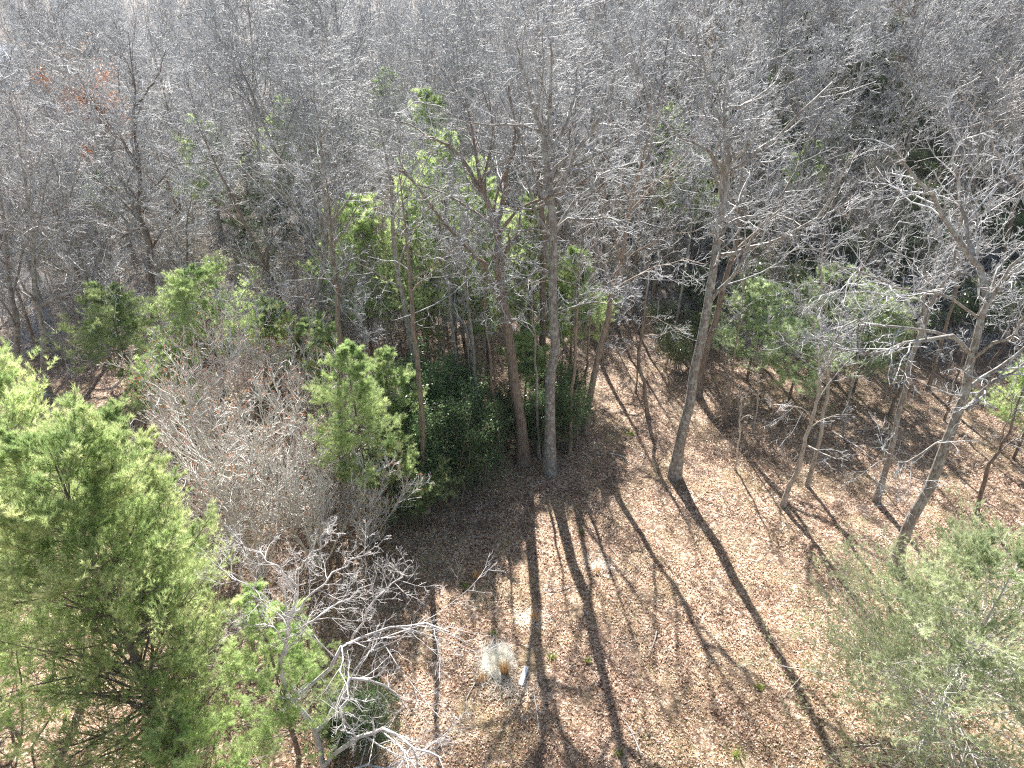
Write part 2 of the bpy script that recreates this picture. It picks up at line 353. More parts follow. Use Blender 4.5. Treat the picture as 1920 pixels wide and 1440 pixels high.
def hero(name, trunk_px, Y, r, limbs, label, cat='tree', group=None, seed=1, bark='oak', twig='twig', rtop=0.3, k=(7, 6, 3), auto=6, autot=0.4,
         rmin=0.010, wob=0.22, up=0.04, autolen=0.35, buds=None, lk=None, ang=(25, 55), dlean=0.0, tl=0.55):
    """a leafless tree whose trunk and main limbs follow the given polylines; limbs: (points, radius, depth slope)"""
    g = np.random.default_rng(seed)
    b = trunk_px[0]
    if len(b) == 2 and Y is None:
        base = pg(*b); Y = base[1]
    pts = [py(u, v, Y + dlean * i) for i, (u, v) in enumerate(trunk_px)]
    gx, gy = pts[0][0], pts[0][1]
    zg = float(gz(gx, gy)); base = np.array([gx, gy, zg])
    pts[0] = base.copy()
    TP = catmull(pts, 16) - base
    wj = g.normal(size=TP.shape) * 0.035; wj[0] = 0; TP = TP + wj
    TP[0, 2] -= 0.35
    s = np.linspace(0, 1, 16); TR = r * (1 - (1 - rtop) * s); TR *= 1 - 0.85 * s ** 5; TR[0] *= 1.55; TR[1] *= 1.04
    P = TP[None]; R = TR[None]
    root = thing(name, base, label, cat, group)
    tb = Bag(); tb.tube(P, R, 12)
    LV = []
    for (lp, lr, sl) in limbs:
        q = [py(u, v, Y) for (u, v) in lp]
        ac = 0.0; qq = [q[0]]
        for a, c_, (u, v) in zip(q[:-1], q[1:], lp[1:]):
            ac += np.linalg.norm(c_ - a); qq.append(py(u, v, Y + sl * ac + g.normal() * 0.25))
        L = catmull(qq, 10) - base
        j = g.normal(size=L.shape) * 0.05; j[0] = 0; L = L + j
        rr = lr * (1 - 0.7 * np.linspace(0, 1, 10))
        LV.append((L[None], rr[None]))
    al = grow(P, R, auto, g, t0=autot, t1=0.98, ang=ang, lenf=autolen, m=8, rf=0.5, wob=wob * 0.8, up=up * 1.5, rmin=0.015) if auto else None
    for a in LV: tb.tube(*a, 7)
    if al: tb.tube(*al, 6)
    obj('trunk', tb.mesh('trunk', MB[bark]), root)
    cb = Bag(); ends = []
    lk = lk or (k[0] + 2, k[1], k[2])
    sets = [(LV, lk, 0.25)] + ([([al], k, 0.2)] if al else []) + [([(P[:, 10:], R[:, 10:] * 0.9)], (k[0] + 2, k[1], k[2]), 0.1)]
    for lv, kk, t0 in sets:
        if not lv: continue
        T_ = twigs_on(lv, g, kk, wob, up, rmin, t0=t0, lenf=(tl, 0.5, 0.55))
        for q, s_ in zip(T_, (4, 3, 3)):
            for a in q: cb.tube(*a, s_)
        ends += [a[0][:, -1] for a in T_[2]]
    obj('crown', cb.mesh('crown', MB[twig]), root)
    if buds:
        E = np.concatenate(ends); obj('blossoms', leaf_cloud(E[g.random(len(E)) < buds[2]], g, buds[1], ML[buds[0]], 2, 0.1), root)
    return root

# ------------------------------------------------------------------ leaves and needles
def leaf_cloud(C, g, size, mat, per=3, spread=0.12, aspect=0.45, droop=0.0, name='leaves'):
    N = len(C) * per
    c = np.repeat(C, per, axis=0) + g.normal(size=(N, 3)) * spread
    d = nrm(g.normal(size=(N, 3)) + np.array([0, 0, -droop])); q = nrm(np.cross(d, g.normal(size=(N, 3))))
    s = size * g.uniform(0.6, 1.3, (N, 1))
    V = np.stack([c - d * s * 0.5, c + q * s * aspect * 0.5, c + d * s * 0.5, c - q * s * aspect * 0.5], 1).reshape(-1, 3)
    Q = np.arange(N * 4).reshape(N, 4)
    return mk_mesh(name, V, Q, None, np.repeat(g.random(N), 4), False, mat)

def needles(C, D, g, mat, per=12, L=0.11, w=0.010, spread=(20, 60), tone=None, name='needles'):
    """bundles of thin needles round shoot axes D at C"""
    N = len(C) * per
    c = np.repeat(C, per, axis=0); d = np.repeat(D, per, axis=0)
    rv = g.normal(size=(N, 3)); p = nrm(rv - (rv * d).sum(1, keepdims=True) * d)
    a = np.radians(g.uniform(spread[0], spread[1], (N, 1))); dd = nrm(np.cos(a) * d + np.sin(a) * p)
    l = L * g.uniform(0.7, 1.25, (N, 1)); sd = nrm(np.cross(dd, g.normal(size=(N, 3)))) * w * 0.5
    c = c + d * (g.uniform(-0.4, 0.4, (N, 1)) * L)
    V = np.stack([c - sd, c + sd, c + dd * l], 1).reshape(-1, 3)
    T = np.arange(N * 3).reshape(N, 3)
    tn = np.repeat(g.random(len(C)) * 0.75, per) + g.random(N) * 0.25 if tone is None else np.repeat(tone, per)
    return mk_mesh(name, V, None, T, np.repeat(tn, 3), False, mat)

def conifer_meshes(seed, H=10, r=0.12, spread=2.6, base=0.12, nb=70, kb=12, kt=3, per=12, L=0.10, w=0.010, mat='young', up=0.03, power=0.8, wob=0.06,
                   flat=0.6, lvar=0.3, tuftn=3, bend=0.0, ang=(65, 90), nspread=(20, 60), gaps=0.0, twigmat='pine'):
    g = np.random.default_rng(seed)
    n = 12; z = np.linspace(0, 1, n)
    wv = np.cumsum(g.normal(size=(n, 2)) * 0.01 * H / 4, axis=0) * z[:, None]
    P = np.concatenate([wv, (z * H)[:, None]], 1)[None]; P[:, 0, 2] = -0.3
    R = (r * (1 - 0.93 * z))[None]
    prof = lambda t: np.clip((1 - t), 0.03, 1) ** power * np.clip((t - base) * 6 + 0.55, 0.3, 1)
    lm = grow(P, R, nb, g, t0=base, t1=0.985, ang=ang, lenf=spread / H, lens=H, m=7, rf=0.3, wob=wob, up=up, rmin=0.008, prof=prof, lvar=lvar)
    if gaps > 0:
        keep = g.random(len(lm[0])) > gaps; lm = (lm[0][keep], lm[1][keep])
    br = grow(lm[0], lm[1], kb, g, t0=0.25, t1=1.0, ang=(35, 65), lenf=0.42, m=5, rf=0.5, wob=wob * 1.5, up=up + 0.04, rmin=0.005, flat=flat)
    tw = grow(br[0], br[1], kt, g, t0=0.2, t1=1.0, ang=(30, 60), lenf=0.5, m=3, rf=0.7, wob=0.1, up=up + 0.08, rmin=0.004, flat=flat * 0.5)
    tb = Bag(); tb.tube(P, R, 9); tb.tube(*lm, 5)
    tb.tube(*br, 3)
    C, D = [], []
    def along(A, ts):
        P_ = A[0]; n_ = P_.shape[1]
        for t in ts:
            f = t * (n_ - 1); i = min(int(f), n_ - 2); fr = f - i
            C.append(P_[:, i] * (1 - fr) + P_[:, i + 1] * fr); D.append(nrm(P_[:, i + 1] - P_[:, i]))
    along(br, np.linspace(0.45, 1, tuftn)); along(tw, np.linspace(0.4, 1, max(2, tuftn - 1))); along(lm, [0.8, 0.92, 1.0])
    C = np.concatenate(C); D = nrm(np.concatenate(D) + np.array([0, 0, 0.25]))
    # outer shoots carry the paler new growth
    rad = np.linalg.norm(C[:, :2], axis=1); ref = spread * np.clip(1 - C[:, 2] / H, 0.05, 1) ** power
    tn = np.clip(0.25 + 0.35 * g.random(len(C)) + 0.3 * np.clip(rad / ref, 0, 1.2) - 0.1, 0, 1)
    return tb.mesh('trunk', MB[twigmat]), needles(C, D, g, ML[mat], per, L, w, nspread, tn)

def leafshrub_meshes(seed, H=2.5, spread=1.6, stems=9, per=4, size=0.11, mat='holly', k=(7, 5), wob=0.12, leafspread=0.13):
    g = np.random.default_rng(seed)
    a = g.uniform(0, 2 * np.pi, stems); sp = g.uniform(0.1, 1, stems) * spread
    hs = H * g.uniform(0.65, 1.0, stems)
    P = np.zeros((stems, 7, 3)); z = np.linspace(0, 1, 7)
    b0 = g.normal(size=(stems, 2)) * spread * 0.12
    P[:, :, 0] = b0[:, :1] + (np.cos(a) * sp * 0.6)[:, None] * z[None] ** 1.3; P[:, :, 1] = b0[:, 1:] + (np.sin(a) * sp * 0.6)[:, None] * z[None] ** 1.3
    P[:, :, 2] = hs[:, None] * z[None] - 0.1; P[:, 1:] += g.normal(size=(stems, 6, 3)) * 0.05 * H / 3
    R = 0.03 * (1 - 0.75 * z)[None].repeat(stems, 0) * (H / 3)
    l1 = grow(P, R, k[0], g, t0=0.2, t1=1, ang=(35, 75), lenf=0.38, m=5, rf=0.5, wob=wob, up=0.08, rmin=0.006)
    l2 = grow(l1[0], l1[1], k[1], g, t0=0.2, t1=1, ang=(30, 65), lenf=0.5, m=4, rf=0.6, wob=wob, up=0.05, rmin=0.004)
    tb = Bag(); tb.tube(P, R, 5); tb.tube(*l1, 3); tb.tube(*l2, 3)
    C = np.concatenate([l2[0][:, 1], l2[0][:, 2], l2[0][:, 3], l1[0][:, -1], l1[0][:, 3]])
    return tb.mesh('stems', MB['brown']), leaf_cloud(C, g, size, ML[mat], per, leafspread)

def proto(name, parts, cat):
    """the first of a kind, built where it will stand once placed; its parts are copied with it"""
    root = thing(name, (0, 0, 0), '', cat)
    for nm, me in parts: obj(nm, me, root)
    return dict(root=root, used=False)

def place(pr, loc, rz, sc, label, group=None, sz=None, tilt=(0, 0)):
    if not pr['used']:
        pr['used'] = True; r = pr['root']
        r.location = [float(c) for c in loc]; r.rotation_euler = (tilt[0], tilt[1], rz); r.scale = (sc, sc, sz or sc); r['label'] = label
        if group: r['group'] = group
        return r
    r = dup(pr['root'], loc, rz, sc, label, group, sz, tilt)
    if not group and 'group' in r: del r['group']
    return r

# ------------------------------------------------------------------ the ground
def build_ground():
    xs = np.concatenate([[-2500, -1200, -600, -350], np.arange(-220, -60, 5), np.arange(-60, 80, 1.0), np.arange(80, 221, 5), [350, 600, 1200, 2500]])
    ys = np.concatenate([[-300, -80], np.arange(-20, 0, 4), np.arange(0, 80, 1.0), np.arange(80, 320, 5), [400, 600, 1000, 1800, 3500]])
    X, Y = np.meshgrid(xs, ys); Z = gz(X, Y); V = np.stack([X, Y, Z], -1).reshape(-1, 3)
    nx = len(xs); i = np.arange(len(ys) - 1)[:, None] * nx + np.arange(nx - 1)[None]
    Q = np.stack([i, i + 1, i + nx + 1, i + nx], -1).reshape(-1, 4)
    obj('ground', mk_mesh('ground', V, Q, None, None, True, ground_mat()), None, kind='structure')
build_ground()

def build_litter():
    g = np.random.default_rng(5)
    N = 400000
    # more leaves where they show larger
    y = 10 + 36 * g.random(N) ** 0.9; x = g.uniform(-1, 1, N) * (y * 0.82 + 4)
    s = g.uniform(0.020, 0.046, N); th = g.uniform(0, 2 * np.pi, N)
    z = gz(x, y) + 0.012 + g.random(N) * 0.03
    tx, ty = g.normal(size=N) * 0.45, g.normal(size=N) * 0.45
    ca, sa = np.cos(th), np.sin(th)
    a = np.stack([ca, sa, tx], 1) * s[:, None]; b = np.stack([-sa, ca, ty], 1) * (s * g.uniform(0.4, 0.75, N))[:, None]
    c = np.stack([x, y, z], 1); cu = np.array([0, 0, 1.0]) * (s * g.uniform(-0.1, 0.7, N))[:, None]
    V = np.stack([c - a + cu * 0.6, c - b * 1.0, c + a + cu, c + b], 1).reshape(-1, 3)
    i = np.arange(N)[:, None] * 4
    T = np.concatenate([i + [0, 1, 3], i + [1, 2, 3]], 1).reshape(-1, 3)
    drift = np.sin(x * 0.9 + 1.7 * np.sin(y * 0.5)) * np.cos(y * 1.1 + 1.3 * np.sin(x * 0.6)) + 0.6 * np.sin(x * 2.7 + y * 1.9) * np.cos(y * 3.1 - x * 1.3)
    tone = np.repeat(np.clip(g.beta(1.5, 1.9, N) + 0.16 * drift, 0, 1.2), 4)
    obj('fallen_leaves', mk_mesh('fallen_leaves', V, None, T, tone, False, ML['litter']), None, kind='stuff', category='leaf litter',
        label='pinkish brown dead leaves strewn over the clearing and under the trees')
build_litter()

def grass_mesh(g, n, rad, h, lean, mat, wd=0.012, clump=None, name='blades'):
    a = g.uniform(0, 2 * np.pi, n); rr = rad * np.sqrt(g.random(n)); c = np.stack([np.cos(a) * rr, np.sin(a) * rr, np.zeros(n)], 1)
    hh = h * g.uniform(0.45, 1.1, n)
    d = np.stack([np.cos(a), np.sin(a), np.zeros(n)], 1) * (rr / max(rad, 1e-3) * lean * hh)[:, None] + g.normal(size=(n, 3)) * 0.12 * hh[:, None]
    tip = c + d + np.array([0, 0, 1.0]) * hh[:, None]; tip[:, 2] = np.maximum(tip[:, 2], 0.03)
    mid = c + d * 0.35 + np.array([0, 0, 0.6]) * hh[:, None]
    s = nrm(np.cross(tip - c, g.normal(size=(n, 3)))) * wd * 0.5
    V = np.stack([c - s, c + s, mid + s * 0.8, mid - s * 0.8, tip], 1).reshape(-1, 3)
    i = np.arange(n)[:, None] * 5
    return mk_mesh(name, V, i + [0, 1, 2, 3], i + [3, 2, 4], np.repeat(g.random(n), 5), False, mat)

def small_things():
    g = np.random.default_rng(8)
    for (u, v, rad, h, n, lab) in (
        (947, 1264, 0.12, 0.8, 190, 'tallest orange grass tuft, in the middle of the bleached straw patch'),
        (1004, 1160, 0.20, 0.35, 140, 'wide orange grass tuft beside the forked tree shadow'),
        (1120, 1072, 0.12, 0.32, 60, 'thin straw tuft between two trunk shadows up the clearing'),
        (896, 1082, 0.15, 0.4, 90, 'short dark brown tuft at the edge of the bush shadow'),
        (905, 1275, 0.15, 0.28, 80, 'low orange tuft left of the bleached straw patch')):
        p = pg(u, v)
        obj('grass_tuft', grass_mesh(g, n, rad, h, 0.35, ML['tuft'], 0.014), None, label=lab, category='grass tuft').location = p
    # bleached straw round the tallest tuft
    V, Q, T, W = [], [], [], []
    b = Bag()
    for (u, v, sx, sy, n) in ((932, 1240, 0.5, 0.66, 5200), (1000, 1160, 0.7, 0.5, 350), (1125, 1060, 0.7, 0.6, 250), (960, 1290, 1.2, 0.8, 350)):
        p = pg(u, v); x = p[0] + g.normal(size=n) * sx * 0.5; y = p[1] + g.normal(size=n) * sy * 0.5
        c = np.stack([x, y, gz(x, y) + 0.03 + 0.04 * g.random(n)], 1)
        d = nrm(np.stack([g.normal(size=n), g.normal(size=n), np.abs(g.normal(size=n)) * 0.35], 1)) * g.uniform(0.12, 0.3, n)[:, None]
        s = nrm(np.cross(d, [0, 0, 1.0])) * 0.008
        VV = np.stack([c - s, c + s, c + d], 1).reshape(-1, 3)
        b.add(VV, None, np.arange(n * 3).reshape(n, 3), np.repeat(1.15 + 0.4 * g.random(n), 3))
    obj('straw', b.mesh('straw', ML['straw'], False), None, kind='stuff', category='dead grass', label='bleached straw lying flat round the orange grass tufts')
    # short live grass, scattered thinly
    b = Bag(); n = 26000; y = 11 + 20 * g.random(n) ** 1.5; x = g.uniform(-0.35, 0.75, n) * y
    keep = (np.sin(x * 1.1 + 2) + np.cos(y * 0.9) + np.sin(x * 0.43 - y * 0.6) + g.normal(size=n) * 0.4) > 0.45 + 0.03 * (y - 11)
    x, y = x[keep], y[keep]; n = len(x)
    c = np.stack([x, y, gz(x, y) + 0.01], 1); d = nrm(np.stack([g.normal(size=n), g.normal(size=n), 0.8 + g.random(n)], 1)) * g.uniform(0.05, 0.13, n)[:, None]
    s = nrm(np.cross(d, g.normal(size=(n, 3)))) * 0.009
    b.add(np.stack([c - s, c + s, c + d], 1).reshape(-1, 3), None, np.arange(n * 3).reshape(n, 3), np.repeat(g.random(n), 3))
    obj('grass', b.mesh('grass', ML['sprig'], False), None, kind='stuff', category='grass', label='thin short green grass showing between the dead leaves')
    # green sprigs
    for i, (u, v, sz, lab) in enumerate((
        (1035, 1232, 0.22, 'bright green sprig touching the right prong of the forked shadow'),
        (926, 1190, 0.17, 'yellow green sprig above the bleached straw patch'),
        (1102, 1240, 0.16, 'yellow green sprig between the forked shadow and the next one'),
        (872, 1100, 0.2, 'yellow green sprig below the short dark brown tuft'),
        (1090, 1000, 0.18, 'pale green sprig above the thin straw tuft'),
        (1180, 815, 0.3, 'olive green sprig right of the leaning brown tree'),
        (1385, 1418, 0.3, 'leafy green seedling near the lower edge of the clearing'),
        (1422, 1290, 0.22, 'leafy green seedling beside the end of the widest shadow'),
        (1160, 1415, 0.22, 'yellow green sprig beside the foot of the central shadow'))):
        p = pg(u, v)
        obj('green_sprig', grass_mesh(g, 60, sz * 0.5, sz, 0.9, ML['sprig'], 0.02), None, label=lab, category='seedling').location = p
    # white board lying in the grass
    a, c = pg(987, 1255), pg(976, 1286)
    ax = (c - a); ln = np.linalg.norm(ax); yaw = math.atan2(ax[1], ax[0])
    root = thing('white_board', (a + c) / 2 + np.array([0, 0, 0.0]), 'short white plastic board lying on the leaves beside the tallest grass tuft', 'board', rz=yaw)
    def box(x0, x1, y0, y1, z0, z1, bev=0):
        V = np.array([[x, y, z] for z in (z0, z1) for y in (y0, y1) for x in (x0, x1)], float)
        Q = np.array([[0, 2, 3, 1], [4, 5, 7, 6], [0, 1, 5, 4], [2, 6, 7, 3], [0, 4, 6, 2], [1, 3, 7, 5]]); return V, Q
    wm = plain('white_plastic', (0.78, 0.78, 0.80), 0.4, 0.05)
    V, Q = box(-ln / 2, ln / 2, -0.075, 0.075, 0.10, 0.13); obj('panel', mk_mesh('panel', V, Q, None, None, False, wm), root)
    for s in (-1, 1):
        V, Q = box(-ln / 2 + 0.003, ln / 2 - 0.003, s * 0.072 - 0.012, s * 0.072 + 0.012, 0.02, 0.098); obj('rim', mk_mesh('rim', V, Q, None, None, False, wm), root)
    # fallen sticks
    for (u0, v0, u1, v1, r, lab) in (
        (1143, 850, 1178, 862, 0.03, 'pale fallen stick right of the leaning brown tree'),
        (1180, 925, 1235, 905, 0.015, 'thin fallen stick between the leaning brown tree and the big grey leaning tree'),
        (1400, 1270, 1372, 1240, 0.015, 'thin pale stick near the fork of a small shadow'),
        (1650, 1000, 1690, 1040, 0.02, 'thin grey stick at the foot of the biggest leaning tree'),
        (1560, 810, 1640, 865, 0.05, 'mossy rotting branch lying behind the slim straight tree')):
        a, c = pg(u0, v0), pg(u1, v1)
        P = catmull([a + [0, 0, r], (a + c) / 2 + [0, 0.05, r * 2], c + [0, 0, r]], 8); P += g.normal(size=P.shape) * 0.012
        base = P[0].copy(); P = (P - base)[None]; R = np.linspace(r, r * 0.4, 8)[None]
        sb = Bag(); sb.tube(P, R, 6); tw = grow(P, R, 4, g, ang=(30, 50), lenf=0.35, m=4, rmin=0.005, up=-0.02); sb.tube(*tw, 3)
        obj('fallen_stick', sb.mesh('fallen_stick', MB['pale']), None, label=lab, category='stick').location = base
    for i in range(16):
        u, v = g.uniform(700, 1500), g.uniform(930, 1430); a = pg(u, v); th = g.uniform(0, 6.28); ln = g.uniform(0.5, 1.6); r = g.uniform(0.01, 0.028)
        c = a + np.array([math.cos(th), math.sin(th), 0]) * ln; c[2] = float(gz(c[0], c[1]))
        P = catmull([a + [0, 0, r + .03], (a + c) / 2 + [g.normal() * .06, g.normal() * .06, .05], c + [0, 0, r + .03]], 8); P += g.normal(size=P.shape) * 0.012
        base = P[0].copy(); P = (P - base)[None]; R = np.linspace(r, r * 0.4, 8)[None]
        sb = Bag(); sb.tube(P, R, 6); sb.tube(*grow(P, R, 4, g, ang=(30, 50), lenf=0.3, m=4, rmin=0.004, up=0.0), 3)
        obj('fallen_stick', sb.mesh('fallen_stick', MB['sapling' if i % 3 else 'pale']), None, label='small dead stick lying loose among the leaves of the clearing', category='stick', group='sticks on the leaves of the clearing').location = base
small_things()

# ------------------------------------------------------------------ the traced leafless trees
def heroes():
    hero('oak_tree', [(1031, 886), (1033, 747), (1037, 647), (1037, 563), (1036, 480), (1033, 383), (1027, 320), (1022, 270), (1008, 215), (985, 140), (965, 70)], None, 0.25,
         [([(1032, 372), (1050, 345), (1073, 303), (1100, 262), (1130, 210), (1150, 140)], 0.13, -0.1),
          ([(1030, 366), (1022, 300), (1030, 230), (1032, 150), (1030, 60)], 0.13, 0.1),
          ([(1029, 375), (1003, 393), (957, 388), (937, 397), (918, 425)], 0.06, -0.3),
          ([(1041, 437), (1070, 410), (1123, 413), (1157, 413), (1190, 457)], 0.07, -0.2),
          ([(1042, 433), (1073, 383), (1107, 353), (1120, 333), (1150, 318), (1200, 300)], 0.08, 0.2),
          ([(1042, 592), (1070, 575), (1113, 565), (1153, 573), (1185, 590)], 0.045, -0.4),
          ([(1035, 517), (1007, 508), (987, 523), (960, 543), (943, 563), (923, 590), (912, 617)], 0.05, -0.3),
          ([(1036, 440), (1000, 425), (965, 440), (935, 475), (925, 500)], 0.045, -0.3),
          ([(1022, 290), (1060, 240), (1078, 180), (1085, 110)], 0.09, 0.2)],
         'tall straight grey tree in the very middle, at the top of the clearing', group='big leafless trees round the clearing', seed=3, bark='poplar',
         auto=12, autot=0.42)
    hero('oak_tree', [(983, 868), (973, 770), (962, 700), (955, 640), (948, 600), (940, 540), (934, 470), (929, 420), (917, 383), (903, 357), (896, 320), (888, 250), (870, 170)], None, 0.27,
         [([(929, 425), (945, 370), (950, 310), (962, 240), (958, 160)], 0.13, 0.15),
          ([(905, 360), (880, 320), (850, 280), (815, 262), (790, 255)], 0.09, -0.2),
          ([(917, 385), (860, 300), (820, 260), (770, 235), (730, 220)], 0.07, 0.3),
          ([(945, 590), (915, 510), (890, 480), (850, 440), (800, 380), (765, 330), (740, 320)], 0.10, -0.25),
          ([(937, 500), (900, 440), (865, 430)], 0.05, -0.4)],
         'brown grey tree rising from the dark bushes left of the tall straight grey tree', group='big leafless trees round the clearing', seed=4, bark='brown', auto=12)
    hero('oak_tree', [(1265, 893), (1275, 830), (1287, 780), (1300, 713), (1317, 640), (1330, 557), (1340, 480), (1355, 383), (1362, 333), (1365, 287), (1360, 233), (1361, 183), (1370, 100)], None, 0.26,
         [([(1363, 335), (1345, 310), (1323, 280), (1287, 260), (1250, 235)], 0.09, -0.2),
          ([(1362, 332), (1372, 322), (1393, 307), (1413, 290), (1453, 263), (1520, 190), (1563, 157)], 0.11, -0.1),
          ([(1347, 462), (1367, 420), (1413, 407), (1463, 403), (1500, 420)], 0.07, -0.4),
          ([(1340, 480), (1383, 473), (1413, 457), (1447, 453), (1480, 433), (1520, 423), (1557, 370), (1580, 333), (1613, 277)], 0.09, -0.3),
          ([(1366, 300), (1374, 278), (1395, 276), (1407, 292)], 0.07, -0.5),
          ([(1361, 205), (1400, 195), (1440, 165), (1480, 120)], 0.07, 0.3),
          ([(1360, 240), (1330, 180), (1318, 110), (1300, 40)], 0.08, 0.1)],
         'big grey leaning tree in the clearing, its trunk bare up to the fork', group='big leafless trees round the clearing', seed=5, bark='oak', auto=12)
    hero('oak_tree', [(1309, 742), (1315, 690), (1328, 645), (1345, 590), (1362, 520), (1380, 465), (1386, 400), (1390, 330), (1405, 240)], None, 0.22,
         [([(1380, 470), (1430, 420), (1470, 360), (1500, 300)], 0.1, 0.2), ([(1386, 400), (1350, 330), (1330, 270)], 0.09, 0.2)],
         'dark brown trunk half hidden directly behind the big grey leaning tree', group='big leafless trees round the clearing', seed=6, bark='brown', auto=7)
    hero('oak_tree', [(1097, 812), (1107, 740), (1120, 680), (1133, 620), (1143, 580), (1153, 523), (1167, 480), (1180, 400), (1200, 323), (1213, 267), (1222, 200), (1235, 120)], None, 0.18,
         [([(1158, 543), (1180, 523), (1240, 497), (1280, 487), (1320, 495)], 0.05, -0.4), ([(1180, 400), (1230, 340), (1280, 290), (1320, 220)], 0.08, 0.1),
          ([(1185, 380), (1165, 320), (1160, 250)], 0.07, 0.2)],
         'leaning brown tree in the clearing, first to the right of the tall straight grey tree', group='big leafless trees round the clearing', seed=7, bark='brown', auto=10)
    hero('oak_tree', [(1020, 745), (1018, 640), (1019, 540), (1020, 480), (1014, 390), (1007, 317), (988, 282), (965, 220), (940, 130)], None, 0.21,
         [([(1019, 480), (1035, 380), (1065, 280), (1080, 180)], 0.1, 0.2)],
         'reddish brown trunk close behind the tall straight grey tree', group='big leafless trees round the clearing', seed=17, bark='brown', auto=7)
    hero('oak_tree', [(1680, 1062), (1693, 1005), (1727, 947), (1763, 863), (1780, 813), (1803, 757), (1813, 707), (1823, 657), (1840, 590), (1856, 553), (1885, 515), (1920, 478), (1960, 440)], None, 0.235,
         [([(1820, 665), (1800, 640), (1773, 633), (1713, 640), (1680, 653), (1640, 673), (1613, 653), (1600, 630), (1613, 613)], 0.085, -0.35),
          ([(1787, 634), (1730, 617), (1685, 612), (1640, 613), (1600, 600), (1560, 640)], 0.06, -0.35),
          ([(1810, 768), (1835, 742), (1860, 720), (1897, 697), (1940, 668)], 0.11, -0.2),
          ([(1780, 840), (1763, 827), (1740, 840), (1693, 867), (1667, 860), (1653, 843)], 0.045, -0.5),
          ([(1850, 562), (1840, 510), (1827, 480), (1780, 423), (1747, 367), (1710, 317), (1680, 267)], 0.12, 0.1),
          ([(1838, 598), (1780, 560), (1700, 545), (1640, 520), (1580, 500)], 0.05, -0.4),
          ([(1827, 480), (1800, 380), (1790, 300), (1770, 200)], 0.07, 0.3)],
         'largest leaning tree at the right, with long crooked limbs reaching left over the pines', group='big leafless trees round the clearing', seed=8, bark='oak', auto=5, lk=(8, 6, 4))
    hero('slim_tree', [(1643, 940), (1663, 873), (1680, 803), (1697, 730), (1713, 657), (1737, 597), (1760, 540), (1787, 497), (1800, 420), (1820, 340)], None, 0.14,
         [([(1737, 597), (1730, 540), (1740, 480), (1760, 420)], 0.06, 0.2)],
         'slim straight tree between the paired crooked stems and the largest leaning tree', group='slim leafless trees on the right', seed=9, bark='oak', auto=7)
    hero('slim_tree', [(1467, 948), (1480, 910), (1497, 880), (1508, 840), (1513, 813), (1530, 757), (1536, 700), (1530, 640), (1520, 560)], None, 0.12,
         [([(1530, 757), (1545, 700), (1570, 640), (1580, 580)], 0.05, 0)],
         'crooked slim tree with a bent foot, left one of the close pair', group='slim leafless trees on the right', seed=10, bark='sapling', auto=8, k=(5, 5, 4))
    hero('slim_tree', [(1513, 912), (1533, 840), (1547, 767), (1553, 697), (1543, 613), (1540, 513), (1545, 430), (1550, 350)], None, 0.10,
         [([(1553, 697), (1580, 640), (1600, 590)], 0.045, -0.2), ([(1545, 620), (1510, 570), (1490, 520)], 0.04, -0.2)],
         'crooked slim tree, right one of the close pair', group='slim leafless trees on the right', seed=12, bark='sapling', auto=8, k=(5, 5, 4))
    hero('slim_tree', [(1833, 960), (1847, 890), (1862, 860), (1882, 830), (1897, 790), (1930, 700), (1960, 640)], None, 0.10,
         [], 'crooked dark sapling right of the largest leaning tree, forking low', group='slim leafless trees on the right', seed=13, bark='pine', auto=7, autot=0.3, k=(4, 4, 3))
    hero('slim_tree', [(1845, 716), (1867, 673), (1897, 623), (1917, 573), (1950, 500)], None, 0.13,
         [], 'dark leaning trunk behind the upper part of the largest leaning tree', group='slim leafless trees on the right', seed=14, bark='pine', auto=5)
    hero('slim_tree', [(1668, 778), (1690, 722), (1712, 650), (1735, 560), (1760, 450)], None, 0.10,
         [], 'thin brown trunk close behind the slim straight tree', group='slim leafless trees on the right', seed=15, bark='brown', auto=6)
    hero('slim_tree', [(1770, 790), (1783, 750), (1800, 690), (1830, 600), (1860, 500)], None, 0.07,
         [], 'thin stem standing behind the elbow of the largest leaning tree', group='slim leafless trees on the right', seed=16, bark='brown', auto=6)
    hero('slim_tree', [(1217, 782), (1207, 727), (1197, 680), (1203, 627), (1210, 570), (1216, 500), (1230, 430)], None, 0.11,
         [([(1203, 640), (1170, 655), (1140, 650)], 0.04, 0.1), ([(1204, 628), (1240, 625), (1280, 615)], 0.035, -0.3)],
         'crooked thin tree in the clearing left of the big grey leaning tree', group='slim leafless trees in the clearing', seed=18, bark='brown', auto=7, autot=0.5, k=(4, 4, 4))
    hero('slim_tree', [(1194, 738), (1194, 690), (1195, 640), (1185, 590), (1180, 520)], None, 0.05,
         [], 'thinnest stem close beside the crooked thin tree', group='slim leafless trees in the clearing', seed=19, bark='brown', auto=6, k=(4, 4, 3))
    for i, (q, lab) in enumerate((([(1083, 772), (1079, 700), (1078, 640), (1085, 540), (1092, 440)], 'thin straight stem left of the leaning brown tree, in front of its twin'),
                    ([(1093, 765), (1098, 700), (1104, 653), (1110, 560), (1116, 450), (1120, 350)], 'thin leaning stem touching the foot of the leaning brown tree'))):
        hero('slim_tree', q, None, 0.075, [], lab, group='slim leafless trees in the clearing', seed=21 + i, bark='brown', auto=7, k=(4, 4, 3))
